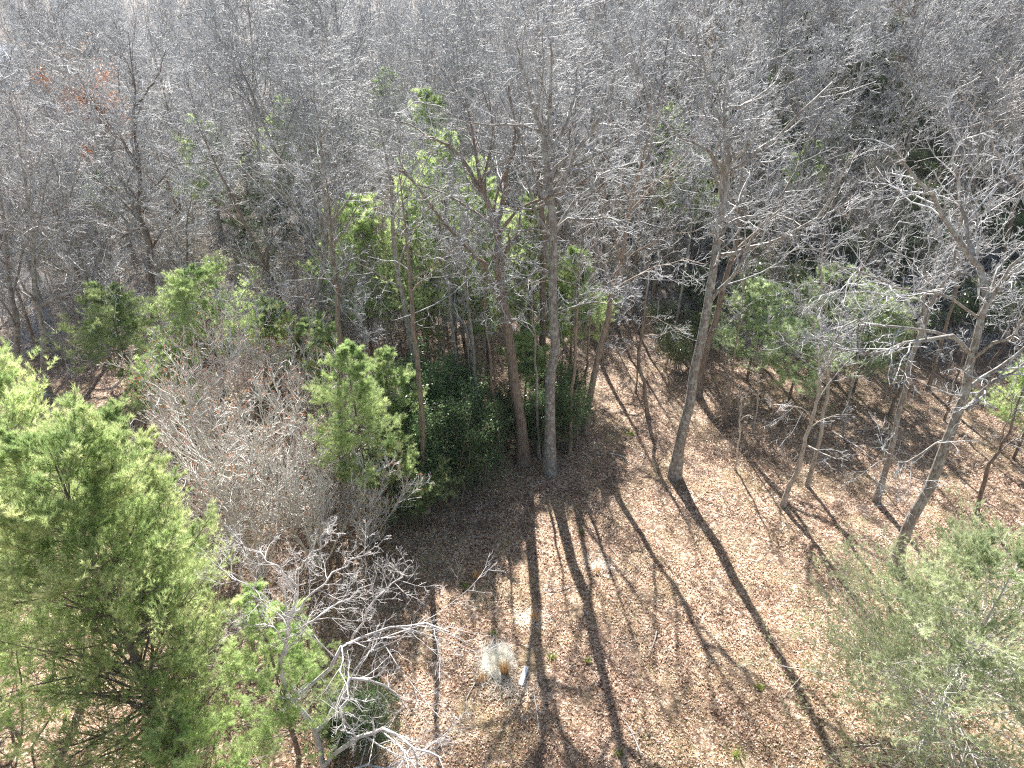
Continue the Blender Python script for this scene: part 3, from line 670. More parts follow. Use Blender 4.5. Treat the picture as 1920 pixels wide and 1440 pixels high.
    for i, (q, r, lab) in enumerate((
        ([(1152, 612), (1158, 560), (1162, 500), (1172, 420), (1180, 330), (1190, 240)], 0.12, 'slim brown trunk at the narrow top of the clearing, leftmost of four'),
        ([(1190, 604), (1188, 550), (1192, 480), (1200, 400), (1212, 300), (1220, 220)], 0.10, 'slim brown trunk at the narrow top of the clearing, second of four'),
        ([(1222, 590), (1228, 530), (1238, 460), (1250, 380), (1262, 290), (1270, 220)], 0.13, 'slim brown trunk at the narrow top of the clearing, third of four'),
        ([(1262, 640), (1272, 580), (1285, 500), (1298, 410), (1305, 310), (1315, 230)], 0.10, 'slim brown trunk behind the green laurel bush, rightmost of four'),
        ([(1430, 690), (1445, 620), (1462, 540), (1480, 450), (1495, 360)], 0.10, 'slim dark trunk behind the soft green hemlocks, left one'),
        ([(1565, 715), (1580, 640), (1602, 550), (1625, 450), (1640, 350)], 0.12, 'slim dark trunk behind the soft green hemlocks, middle one'),
        ([(1628, 700), (1645, 640), (1665, 560), (1690, 470), (1705, 380)], 0.09, 'slim dark trunk behind the soft green hemlocks, right one'),
        ([(1740, 730), (1760, 660), (1785, 580), (1805, 490), (1830, 400)], 0.12, 'slim dark trunk below the laurel slope beside the largest leaning tree'))):
        hero('slim_tree', q, None, r, [], lab, group='slim trunks at the back of the clearing', seed=140 + i, bark='brown' if i % 3 else 'oak', auto=7, autot=0.5, k=(5, 4, 3))
    # left side
    hero('grey_tree', [(610, 745), (607, 680), (603, 610), (597, 547), (608, 490), (612, 420), (608, 350), (600, 260), (590, 170), (585, 90)], None, 0.2,
         [([(603, 600), (630, 570), (660, 560), (690, 540)], 0.07, -0.3), ([(598, 560), (560, 558), (535, 555), (510, 543), (517, 522)], 0.06, -0.4),
          ([(606, 620), (580, 657), (560, 687), (555, 707)], 0.07, -0.5), ([(610, 440), (560, 400), (520, 350), (490, 320)], 0.08, -0.1),
          ([(612, 420), (660, 370), (700, 310), (740, 260)], 0.08, 0), ([(515, 545), (470, 540), (440, 565), (400, 560)], 0.04, -0.2)],
         'dark trunked tree with twisted limbs between the two young pines on the left', group='big leafless trees on the left', seed=31, bark='oak', auto=9, lk=(8, 7, 4))
    hero('grey_tree', [(291, 612), (283, 547), (283, 480), (272, 430), (260, 400), (263, 360), (257, 300), (253, 233), (250, 150), (240, 60)], None, 0.23,
         [([(262, 380), (300, 340), (330, 310), (400, 300)], 0.08, -0.2), ([(270, 425), (235, 440), (190, 470), (150, 500)], 0.07, -0.3),
          ([(255, 300), (220, 250), (180, 200), (150, 150)], 0.08, 0.1), ([(283, 470), (310, 420), (340, 380), (350, 320)], 0.08, 0),
          ([(250, 200), (290, 150), (310, 90)], 0.07, 0.2)],
         'tall dark trunk standing up behind the left young pine', group='big leafless trees on the left', seed=32, bark='pine', auto=10, lk=(8, 7, 4))
    hero('grey_tree', [(90, 740), (82, 690), (80, 613), (68, 563), (60, 480), (55, 400), (40, 300), (30, 200)], None, 0.2,
         [([(72, 580), (50, 545), (25, 505), (0, 470)], 0.08, -0.3), ([(72, 578), (110, 555), (150, 545), (200, 525), (245, 500)], 0.08, -0.3),
          ([(78, 600), (130, 640), (170, 690), (215, 655)], 0.04, -0.5), ([(62, 500), (100, 430), (130, 370), (150, 300)], 0.07, 0)],
         'pale trunk with wide V limbs just above the tops of the big left pine', group='big leafless trees on the left', seed=33, bark='oak', twig='pale', auto=8, lk=(9, 7, 4))
    hero('grey_tree', [(25, 745), (33, 613), (20, 547), (10, 450), (0, 350), (-15, 250)], None, 0.17,
         [([(33, 620), (0, 560), (-30, 540)], 0.07, -0.3), ([(22, 560), (40, 480), (70, 420), (90, 330)], 0.07, 0)],
         'grey tree at the left edge above the big left pine', group='big leafless trees on the left', seed=34, bark='oak', auto=8)
    hero('grey_tree', [(340, 700), (335, 650), (345, 600), (352, 520), (350, 430), (360, 350)], None, 0.14,
         [([(345, 600), (350, 540), (347, 500)], 0.07, 0)],
         'narrow dark trunk to the right of the tall dark one', group='big leafless trees on the left', seed=35, bark='pine', auto=8)
    hero('grey_tree', [(556, 650), (548, 620), (525, 560), (490, 480), (440, 380), (400, 300), (360, 200)], None, 0.18,
         [([(500, 500), (510, 430), (505, 350)], 0.08, 0)],
         'brown tree leaning left behind the dark trunked tree with twisted limbs', group='big leafless trees on the left', seed=36, bark='brown', auto=9)
    hero('grey_tree', [(640, 655), (600, 500), (560, 380), (510, 270), (470, 170), (430, 80)], None, 0.15,
         [], 'slender tree leaning steeply left high in the wood', group='big leafless trees on the left', seed=37, bark='oak', auto=9)
    hero('leaning_tree', [(205, 735), (218, 722), (240, 700), (290, 647), (320, 623), (370, 590), (420, 540)], None, 0.07,
         [], 'thin pale tree leaning far to the right over the left young pine', group='big leafless trees on the left', seed=38, bark='pale', twig='pale', auto=6, autot=0.2, k=(4, 4, 3))
    for i, (q, r, lab) in enumerate((
        ([(795, 800), (780, 700), (765, 600), (745, 500), (735, 400), (725, 300), (700, 180)], 0.17, 'straight grey tree left of the brightest tall pine'),
        ([(880, 700), (868, 620), (855, 500), (850, 400), (845, 280), (835, 160)], 0.13, 'slender brown tree behind the brightest tall pine'),
        ([(900, 790), (885, 700), (880, 600), (872, 480), (868, 360)], 0.10, 'thin brown tree left of the brown grey tree in the bushes'),
        ([(1115, 640), (1112, 560), (1115, 480), (1125, 380), (1135, 270), (1150, 150)], 0.17, 'brown trunk behind the leaning brown tree'),
        ([(1440, 600), (1455, 520), (1480, 420), (1500, 330), (1520, 230), (1530, 120)], 0.17, 'dark tree leaning right above the clearing pines'),
        ([(1400, 570), (1410, 500), (1425, 420), (1440, 330), (1450, 200)], 0.13, 'dark slender tree left of the dark tree leaning right'))):
        hero('forest_tree', q, None, r, [], lab, group='trees at the near edge of the wood', seed=50 + i, bark='brown' if i % 2 else 'oak', auto=8, k=(5, 5, 4))
    hero('forest_tree', [(664, 925), (655, 840), (648, 760), (640, 660), (632, 560), (622, 440), (612, 320)], None, 0.19, [], 'thick dark trunk hidden in the feathery pine left of the dark thicket', group='trees round the dark thicket', seed=58, bark='brown', auto=6, autot=0.62, k=(5, 5, 3))
    hero('forest_tree', [(800, 960), (793, 860), (788, 760), (778, 650), (770, 540), (760, 420), (748, 300)], None, 0.15, [], 'trunk standing inside the dark thicket near its left end', group='trees round the dark thicket', seed=59, bark='brown', auto=6, autot=0.62, k=(5, 5, 3))
    hero('forest_tree', [(868, 800), (860, 730), (852, 650), (842, 550), (830, 440), (815, 320)], None, 0.11, [], 'slender trunk rising from the back of the dark thicket', group='trees round the dark thicket', seed=60, bark='oak', auto=6, autot=0.6, k=(5, 4, 3))
    for i, (q, r, lab) in enumerate((
        ([(905, 858), (898, 780), (890, 700), (880, 600), (870, 500), (862, 400)], 0.10, 'thin dark trunk in the dark thicket, nearest the brown grey tree on its left'),
        ([(940, 872), (932, 800), (922, 710), (912, 620), (904, 520), (895, 420)], 0.08, 'thin stem squeezed against the left side of the brown grey tree'),
        ([(1012, 858), (1008, 780), (1005, 690), (1000, 600), (998, 500)], 0.09, 'thin trunk in the bushes between the two middle trees'),
        ([(1066, 850), (1070, 780), (1075, 700), (1080, 610), (1088, 500), (1095, 400)], 0.10, 'thin trunk in the bushes right of the tall straight grey tree'),
        ([(705, 905), (698, 820), (692, 740), (684, 650), (676, 560)], 0.10, 'thin trunk between the feathery pine and the dark thicket'),
        ([(1360, 800), (1366, 740), (1376, 670), (1388, 590), (1400, 500)], 0.07, 'thin stem behind the vine tangle'),
        ([(1580, 820), (1590, 760), (1604, 690), (1620, 610), (1640, 520)], 0.06, 'thin stem between the paired crooked trees and the slim straight tree'))):
        hero('slim_tree', q, None, r, [], lab, group='thin trunks in the bushes', seed=160 + i, bark='brown' if i % 2 else 'oak', auto=6, autot=0.62, k=(4, 4, 3))
    # near, pale, twisted tree at the bottom; its foot is below the picture
    hero('pale_tree', [(640, 1640), (612, 1480), (600, 1430), (587, 1360), (547, 1313), (530, 1267), (533, 1210), (547, 1160), (560, 1100), (555, 1040)], 13.2, 0.11,
         [([(590, 1372), (620, 1340), (645, 1290), (660, 1275), (690, 1273), (730, 1290), (760, 1330)], 0.07, 0.1),
          ([(605, 1440), (640, 1400), (690, 1375), (725, 1368), (780, 1400), (830, 1420)], 0.08, -0.3),
          ([(548, 1315), (600, 1270), (640, 1217), (667, 1197), (730, 1180), (783, 1167), (840, 1180)], 0.055, -0.2),
          ([(533, 1230), (560, 1190), (600, 1150), (650, 1120), (700, 1090)], 0.04, 0.2), ([(536, 1205), (510, 1180), (470, 1170), (440, 1180)], 0.03, -0.2),
          ([(550, 1150), (590, 1110), (640, 1060), (690, 1030)], 0.035, 0.1), ([(556, 1100), (520, 1060), (470, 1030), (430, 1010)], 0.03, 0.0), ([(540, 1180), (500, 1120), (450, 1090), (410, 1080)], 0.03, 0.1), ([(556, 1070), (590, 1030), (620, 985)], 0.03, 0.1),
          ([(655, 1210), (690, 1140), (740, 1090), (770, 1060)], 0.035, 0.1), ([(650, 1285), (640, 1330), (655, 1370), (670, 1390)], 0.04, -0.4),
          ([(610, 1470), (660, 1440), (740, 1440), (820, 1400), (860, 1340)], 0.05, -0.2)],
         'near pale twisted tree at the lower edge, its white twigs spread over the leaves', group=None, seed=61, bark='pale', twig='pale', auto=3, autot=0.4, k=(7, 6, 4), lk=(10, 7, 4),
         rmin=0.0048, wob=0.18, up=0.05, autolen=0.3, tl=0.42)
    hero('pale_tree', [(250, 1560), (230, 1440), (215, 1385), (200, 1343), (195, 1290), (180, 1240)], 13.5, 0.045,
         [([(225, 1420), (190, 1380), (165, 1360)], 0.02, 0), ([(212, 1375), (250, 1340), (290, 1320)], 0.02, 0), ([(232, 1450), (180, 1455), (150, 1455)], 0.02, 0)],
         'small bone white leafless sapling at the lower edge under the big left pine', seed=62, bark='pale', twig='pale', auto=4, k=(4, 4, 3), rmin=0.004, wob=0.2)
    hero('pale_tree', [(400, 1500), (395, 1400), (385, 1330), (380, 1280), (385, 1230)], 13.5, 0.03,
         [([(392, 1385), (350, 1390), (310, 1370)], 0.015, 0), ([(396, 1420), (440, 1390), (470, 1340)], 0.015, 0), ([(398, 1450), (450, 1440), (520, 1400), (550, 1380)], 0.02, 0)],
         'thin bone white sapling right of the small one at the lower edge', seed=63, bark='pale', twig='pale', auto=3, k=(4, 4, 3), rmin=0.004, wob=0.2)
    hero('brown_tree', [(75, 1520), (60, 1450), (30, 1390), (-10, 1330)], 14.0, 0.10,
         [([(55, 1440), (40, 1350), (38, 1290), (30, 1220)], 0.05, 0.1), ([(50, 1420), (100, 1330), (130, 1290), (160, 1310)], 0.035, 0)],
         'dark brown tree in the lower left corner forking low', seed=64, bark='pine', twig='sapling', auto=5, k=(5, 5, 4), rmin=0.005)
    # grey tree whose foot stands off to the right; only its white lichened limbs reach in
    hero('lichened_tree', [(2010, 640), (2000, 520), (1975, 430), (1940, 370), (1915, 310), (1900, 240), (1895, 150)], None, 0.2,
         [([(1945, 380), (1905, 330), (1870, 290), (1855, 250), (1835, 215), (1800, 180)], 0.12, -0.2), ([(1910, 330), (1880, 350), (1850, 330), (1810, 300)], 0.07, -0.3),
          ([(1905, 280), (1925, 230), (1930, 160)], 0.08, 0)],
         'white lichened limbs reaching in at the right edge above the laurel slope', seed=65, bark='pale', twig='pale', auto=6, lk=(8, 6, 4))
    for i, (u, v) in enumerate(((1800, 98), (1812, 100), (1826, 103))):
        hero('forest_tree', [(u, v), (u + 6 + 8 * i, v - 50), (u + 12 + 18 * i, v - 105), (u + 16 + 28 * i, v - 170)], None, 0.26 - 0.03 * i, [],
             ('left stem of the clump of big trunks high on the right slope', 'middle stem of the clump of big trunks high on the right slope', 'right stem of the clump of big trunks high on the right slope')[i],
             group='clump of trunks high on the right slope', seed=70 + i, bark='oak', auto=6)
heroes()

# ------------------------------------------------------------------ red-tipped bushy trees left of the clearing
def fan_tree(u, v, H, nst, spread, seed, label, bud='bud', budp=0.5, twig='fan', rmin=0.015, budsize=0.09, k=(10, 6, 3), leanx=0.0):
    g = np.random.default_rng(seed); base = pg(u, v); H *= 1.12
    a = np.linspace(0, 2 * np.pi, nst, endpoint=False) + g.normal(size=nst) * 0.3; sp = spread * g.uniform(0.25, 1, nst)
    z = np.linspace(0, 1, 9); hs = H * g.uniform(0.75, 1, nst)
    P = np.zeros((nst, 9, 3)); P[:, :, 0] = np.cos(a)[:, None] * sp[:, None] * z ** 0.8 + leanx * z; P[:, :, 1] = np.sin(a)[:, None] * sp[:, None] * z ** 0.8
    P[:, :, 2] = hs[:, None] * z; P[:, 1:] += g.normal(size=(nst, 8, 3)) * 0.05
    P[:, 0, 2] = -0.2
    R = (0.05 * (1 - 0.85 * z))[None].repeat(nst, 0) * g.uniform(0.6, 1.1, (nst, 1))
    root = thing('red_maple', base, label, 'tree', 'red budded bushy trees left of the clearing')
    tb = Bag(); tb.tube(P, R, 6); obj('trunk', tb.mesh('trunk', MB[twig]), root)
    T_ = twigs_on([(P, R)], g, k, 0.12, 0.09, rmin, t0=0.2, ang=((25, 50), (22, 50), (20, 50)), lenf=(0.42, 0.5, 0.55))
    cb = Bag()
    for lv, s in zip(T_, (3, 3, 3)):
        for b in lv: cb.tube(*b, s)
    obj('crown', cb.mesh('crown', MB[twig]), root)
    E = T_[2][0][0][:, -1]; E = E[(g.random(len(E)) < budp * 0.7) & (E[:, 2] > H * 0.45)]
    obj('blossoms', leaf_cloud(E, g, budsize, ML[bud], 2, 0.05), root)
fan_tree(490, 1085, 7.6, 11, 3.0, 81, 'largest bushy tree with red buds, its pale stems fanning out beside the big left pine', k=(8, 6, 4), budp=0.45)
fan_tree(390, 900, 6.5, 8, 2.6, 82, 'bushy tree with red buds behind the big left pine, below the left young pine', budp=0.6)
fan_tree(620, 960, 6.2, 9, 2.5, 83, 'bushy tree with red buds between the largest one and the dark bushes', budp=0.6)
fan_tree(690, 1020, 4.4, 8, 2.4, 84, 'low twiggy bush leaning over the edge of the dark bushes', budp=0.35, leanx=0.4)
fan_tree(450, 1010, 6.2, 10, 2.8, 86, 'pale stemmed bushy tree tucked against the flank of the big left pine', budp=0.15)
fan_tree(600, 1060, 5.6, 10, 2.6, 87, 'pale stemmed bushy tree nearest the near pale twisted tree', budp=0.15)
fan_tree(700, 900, 5.8, 9, 2.4, 88, 'greyish bushy tree whose twigs mingle with the feathery pine', budp=0.2)
fan_tree(470, 800, 6.4, 9, 2.6, 89, 'bushy tree with red buds right in front of the wide young pine', budp=0.6)
fan_tree(560, 820, 6.0, 7, 2.2, 85, 'bushy tree with the reddest buds, in front of the dark trunked tree', budp=0.9)

# ------------------------------------------------------------------ conifers
def conifer(name, loc, label, group, mats, **kw):
    root = thing(name, loc, label, "pine tree" if 'pine' in name else 'hemlock', group)
    t, n = conifer_meshes(mat=mats, **kw); obj('trunk', t, root); obj('needles', n, root); return root

def evergreens():
    G = lambda x, y: np.array([x, y, float(gz(x, y))])
    conifer('white_pine', G(-10.6, 13.2), 'largest pine, yellow green and filling the lower left of the wood', 'big pines in the lower left', 'pine', seed=101, H=12.4, r=0.2, spread=3.7, base=0.10,
            nb=160, kb=13, kt=4, per=18, L=0.14, w=0.010, up=0.09, power=0.34, wob=0.09, tuftn=3, gaps=0.1, nspread=(12, 48), ang=(50, 80))
    conifer('white_pine', G(-15.0, 16.5), 'yellow green pine at the left edge behind the largest pine', 'big pines in the lower left', 'pine', seed=102, H=11.6, r=0.18, spread=4.4, base=0.25,
            nb=100, kb=11, kt=3, per=18, L=0.15, w=0.010, up=0.09, power=0.36, wob=0.10, tuftn=3, nspread=(12, 48), ang=(45, 78))
    conifer('white_pine', G(-10.9, 15.8), 'second yellow green pine, its top just right of the largest one', 'big pines in the lower left', 'pine', seed=105, H=11.3, r=0.16, spread=2.7, base=0.2,
            nb=100, kb=11, kt=3, per=18, L=0.15, w=0.010, up=0.09, power=0.36, wob=0.10, tuftn=3, nspread=(12, 48), ang=(45, 78))
    conifer('white_pine', pg(40, 1390), 'low pine in the lower left corner beside the dark forked tree', 'big pines in the lower left', 'young', seed=107, H=4.8, r=0.07, spread=3.0, base=0.1,
            nb=70, kb=11, kt=3, per=14, L=0.13, w=0.011, up=0.05, power=0.4, wob=0.1, gaps=0.15)
    conifer('white_pine', G(-9.0, 11.6), 'low pine at the bottom edge in front of the largest pine trunk', 'big pines in the lower left', 'young', seed=106, H=5.0, r=0.07, spread=2.3, base=0.1,
            nb=60, kb=11, kt=3, per=14, L=0.12, w=0.010, up=0.05, power=0.5, wob=0.1, gaps=0.15)
    conifer('white_pine', G(-6.9, 13.6), 'smaller pine right of the largest one, beside the near pale twisted tree', 'big pines in the lower left', 'young', seed=103, H=7.8, r=0.09, spread=2.3, base=0.15,
            nb=70, kb=11, kt=3, per=14, L=0.12, w=0.010, up=0.06, power=0.6, wob=0.09, gaps=0.15)
    conifer('white_pine', G(13.2, 13.7), 'grey green pine filling the lower right corner', None, 'soft', seed=104, H=8.2, r=0.13, spread=4.9, base=0.1,
            nb=220, kb=13, kt=4, per=14, L=0.12, w=0.011, up=0.03, power=0.45, wob=0.10, gaps=0.3, nspread=(10, 45), twigmat='fan')
    P = lambda u, v: pg(u, v)
    spec = [
        (1400, 715, 6.6, 3.0, 'hemlock', 'soft green hemlock behind the big grey leaning tree'),
        (1478, 755, 5.4, 2.6, 'hemlock', 'soft green hemlock with bare lower limbs, second behind the big grey leaning tree'),
        (1600, 735, 6.4, 3.0, 'hemlock', 'soft green hemlock under the crooked limb of the largest leaning tree'),
        (1530, 705, 7.2, 2.8, 'hemlock', 'taller pale green hemlock behind the paired crooked stems'),
        (1900, 860, 5.6, 2.2, 'young', 'bright green pine at the right edge of the wood behind the crooked dark sapling'),
        (858, 712, 14.8, 3.5, 'young', 'brightest tall pine left of the straight grey tree, reaching far up into the bare crowns'),
        (805, 700, 12.0, 2.7, 'young', 'mid green pine close left of the brightest tall pine'),
        (915, 720, 12.5, 2.6, 'young', 'pale yellow green pine between the brightest tall pine and the brown grey tree'),
        (830, 560, 15.0, 3.2, 'young', 'tall yellow green pine rising behind the brightest tall pine'),
        (990, 690, 11.0, 2.2, 'young', 'bright green pine seen between the two middle trunks'),
        (1068, 720, 8.6, 2.3, 'young', 'bright green pine right behind the tall straight grey tree'),
        (985, 760, 5.2, 1.5, 'young', 'young pine low between the two middle trunks'),
        (700, 1000, 9.6, 1.9, 'young', 'bright feathery pine standing left of the dark bushes'),
        (760, 985, 4.6, 1.8, 'young', 'low green pine at the left front of the dark bushes'),
        (645, 840, 7.2, 1.8, 'young', 'green pine behind the left side of the bright feathery pine'),
        (745, 900, 7.2, 1.6, 'young', 'green pine between the bright feathery pine and the dark thicket'),
        (600, 760, 5.2, 2.0, 'young', 'small green pine under the twisted limbs of the dark trunked tree'),
        (345, 800, 5.0, 2.2, 'young', 'low green pine half behind the big left pines'),

        (422, 735, 7.8, 3.4, 'young', 'wide young pine with a visible dark stem in the left of the wood'),
        (262, 755, 7.2, 2.9, 'young', 'left young pine, in front of the tall dark trunk'),
        (530, 700, 4.8, 1.8, 'young', 'small young pine right of the wide young pine'),
        (700, 690, 11.0, 3.0, 'young', 'pale misty green pine up the wood left of the brightest tall pine'),
        (760, 610, 6.0, 1.9, 'young', 'short pale pine left of the mid green pine'),
        (1275, 500, 9.0, 3.0, 'young', 'bright green pine in the shade up the wood above the laurel bush'),
        (1235, 430, 10.0, 2.8, 'young', 'bright green pine higher up the wood above the clearing'),
        (1490, 420, 6.5, 1.8, 'young', 'pale green pine on the slope behind the dark tree leaning right'),
        (420, 450, 11, 3.0, 'young', 'yellow green pine half hidden in the bare wood left of centre'),
        (565, 430, 12.0, 2.8, 'young', 'green pine half hidden in the bare wood above the dark trunked tree'),
        (740, 360, 13.0, 3.0, 'young', 'tall pale pine high up the wood near the middle'),
        (215, 440, 6.0, 2.0, 'young', 'low yellow green pine in the bare wood on the left'),
    ]
    for i, (u, v, H, sp, mt, lab) in enumerate(spec):
        b = P(u, v); near = b[1] < 33
        conifer('hemlock' if mt == 'hemlock' and 'hemlock' in lab else 'young_pine', b, lab, 'young evergreens among the bare trees', mt, seed=120 + i, H=H, r=0.05 + 0.006 * H, spread=sp * 1.25,
                base=0.3 if H > 5 else 0.15, nb=int(45 + 5 * H), kb=11, kt=3, per=14 if near else 12, L=0.13 if near else 0.16, w=0.011 if near else 0.017, up=0.0 if mt == 'hemlock' else 0.05, power=0.5,
                wob=0.13, gaps=0.42 if mt == 'hemlock' else 0.15, tuftn=3, nspread=(20, 75), lvar=0.45)
evergreens()

# ------------------------------------------------------------------ broadleaved evergreen bushes
def bushes():
    g = np.random.default_rng(9)
    pr = [proto('holly_bush', list(zip(('stems', 'leaves'), leafshrub_meshes(200 + i, H=5.0, spread=1.9, stems=12, per=4, size=0.12, mat='holly', k=(11, 6)))), 'bush') for i in range(3)]
    lst = [(760, 880, 1.15, 'dark glossy bush at the left end of the dark thicket'), (800, 940, 1.0, 'dark glossy bush at the front left of the dark thicket'),
           (850, 930, 1.1, 'tallest glossy bush at the front of the dark thicket'), (900, 905, 0.9, 'dark glossy bush at the front right of the dark thicket'),
           (830, 860, 1.15, 'dark glossy bush in the heart of the dark thicket'), (890, 850, 0.95, 'dark glossy bush left of the brown grey tree'),
           (945, 840, 0.75, 'dark glossy bush hugging the brown grey tree'), (1010, 850, 0.8, 'dark bush between the two middle trunks'),
           (1060, 840, 0.85, 'dark glossy bush on the right of the tall straight grey tree'), (1060, 780, 0.7, 'dark bush behind the tall straight grey tree'),
           (780, 800, 0.9, 'dark bush at the back of the dark thicket'), (720, 860, 0.8, 'dark bush under the feathery pine'),
           (745, 930, 0.9, 'dark glossy bush at the outermost left front corner of the dark thicket'), (860, 800, 0.9, 'dark bush at the back of the thicket, just left of the brown grey tree'),
           (775, 985, 0.7, 'low dark bush at the very front of the dark thicket'),
           (690, 1420, 0.62, 'dark glossy bush under the near pale twisted tree'), (640, 1400, 0.5, 'lower dark bush beside the one under the pale twisted tree')]
    for i, (u, v, s, lab) in enumerate(lst):
        place(pr[i % 3], pg(u, v), g.uniform(0, 6.28), s, lab, 'dark evergreen bushes')
    pr2 = [proto('laurel_bush', list(zip(('stems', 'leaves'), leafshrub_meshes(210 + i, H=2.4, spread=2.0, stems=10, per=3, size=0.13, mat='laurel', k=(7, 5)))), 'bush') for i in range(3)]
    lst = [(1270, 690, 1.15, 'green laurel bush at the top right of the clearing'), (1300, 640, 1.1, 'laurel bush behind the one at the top right of the clearing'),
           (1240, 620, 0.9, 'laurel bush where the clearing narrows'), (1290, 570, 1.2, 'laurel bush higher up behind the clearing'), (1340, 600, 1.1, 'laurel bush behind the big grey leaning tree'),
           (1410, 590, 1.3, 'laurel bush at the foot of the dark slender tree'), (1480, 570, 1.2, 'laurel bush below the dark tree leaning right')]
    for i, (u, v, s, lab) in enumerate(lst):
        place(pr2[i % 3], pg(u, v), g.uniform(0, 6.28), s, lab, 'laurel bushes')
    # the slope on the right, thick with laurel
    n = 0
    for tries in range(4000):
        if n >= 160: break
        u, v = g.uniform(1330, 2000), g.uniform(60, 640)
        if v > 560 and u < 1480: continue
        if g.random() < (v < 250) * 0.15: continue
        p = pg(u, v)
        if p[1] > 110: continue
        place(pr2[n % 3], p, g.uniform(0, 6.28), g.uniform(0.6, 1.25), 'pale green glossy laurel, one of many covering the right hand slope', 'laurels covering the right slope', tilt=(g.normal() * 0.08, g.normal() * 0.08)); n += 1
    # dark understorey in the wood
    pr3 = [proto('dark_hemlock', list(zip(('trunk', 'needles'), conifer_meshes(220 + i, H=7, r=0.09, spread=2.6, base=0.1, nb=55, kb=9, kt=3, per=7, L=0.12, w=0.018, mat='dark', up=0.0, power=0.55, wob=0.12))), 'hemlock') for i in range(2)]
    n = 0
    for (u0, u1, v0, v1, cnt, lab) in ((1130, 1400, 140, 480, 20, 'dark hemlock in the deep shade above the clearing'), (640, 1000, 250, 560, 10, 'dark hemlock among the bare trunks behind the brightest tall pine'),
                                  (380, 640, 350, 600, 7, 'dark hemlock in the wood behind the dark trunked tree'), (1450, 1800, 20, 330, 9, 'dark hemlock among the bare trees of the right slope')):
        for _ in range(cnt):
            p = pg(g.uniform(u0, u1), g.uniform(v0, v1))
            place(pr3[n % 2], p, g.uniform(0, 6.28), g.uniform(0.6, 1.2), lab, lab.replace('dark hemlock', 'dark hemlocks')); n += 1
bushes()

# ------------------------------------------------------------------ the tangle of dead vines
def brush():
    g = np.random.default_rng(14)
    for (u, v, n, w_, h_, lab) in ((1400, 850, 420, 1.7, 1.3, 'tangle of dead vines and twigs right of the big grey leaning tree'), (1470, 880, 200, 0.9, 0.9, 'smaller tangle of dead twigs at the foot of the paired crooked stems'),
                             (1360, 790, 160, 0.9, 1.2, 'loose dead twigs behind the main tangle of vines')):
        base = pg(u, v); m = 7
        p = np.stack([g.normal(size=n) * w_ * 0.55, g.normal(size=n) * w_ * 0.5, np.abs(g.normal(size=n)) * h_ * 0.3], 1)
        d = nrm(g.normal(size=(n, 3)) * [1, 1, 0.7]); out = [p]
        for _ in range(m - 1):
            d = nrm(d + g.normal(size=(n, 3)) * 0.35); p = p + d * 0.16; p[:, 2] = np.maximum(p[:, 2], 0.01); out.append(p.copy())
        P = np.stack(out, 1); b = Bag(); b.tube(P, np.full((n, m), 1.0) * g.uniform(0.004, 0.012, (n, 1)), 3)
        obj('brush_tangle', b.mesh('brush_tangle', MB['brown']), None, label=lab, category='dead brush').location = base
    # dead snags standing in it
    for i, (u0, v0, u1, v1, lab) in enumerate(((1378, 880, 1388, 735, 'broken grey stem upright in the vine tangle, left one'), (1412, 815, 1420, 700, 'broken grey stem upright in the vine tangle, right one'),
                                      (1365, 765, 1360, 700, 'short stub behind the big grey leaning tree'))):
        hero('snag', [(u0, v0), ((u0 + u1) / 2 + 4, (v0 + v1) / 2), (u1, v1)], None, 0.05, [], lab, cat='dead stem', group='broken stems near the vine tangle', seed=90 + i, bark='sapling', twig='sapling', auto=3, k=(2, 3, 2), rtop=0.5)
brush()

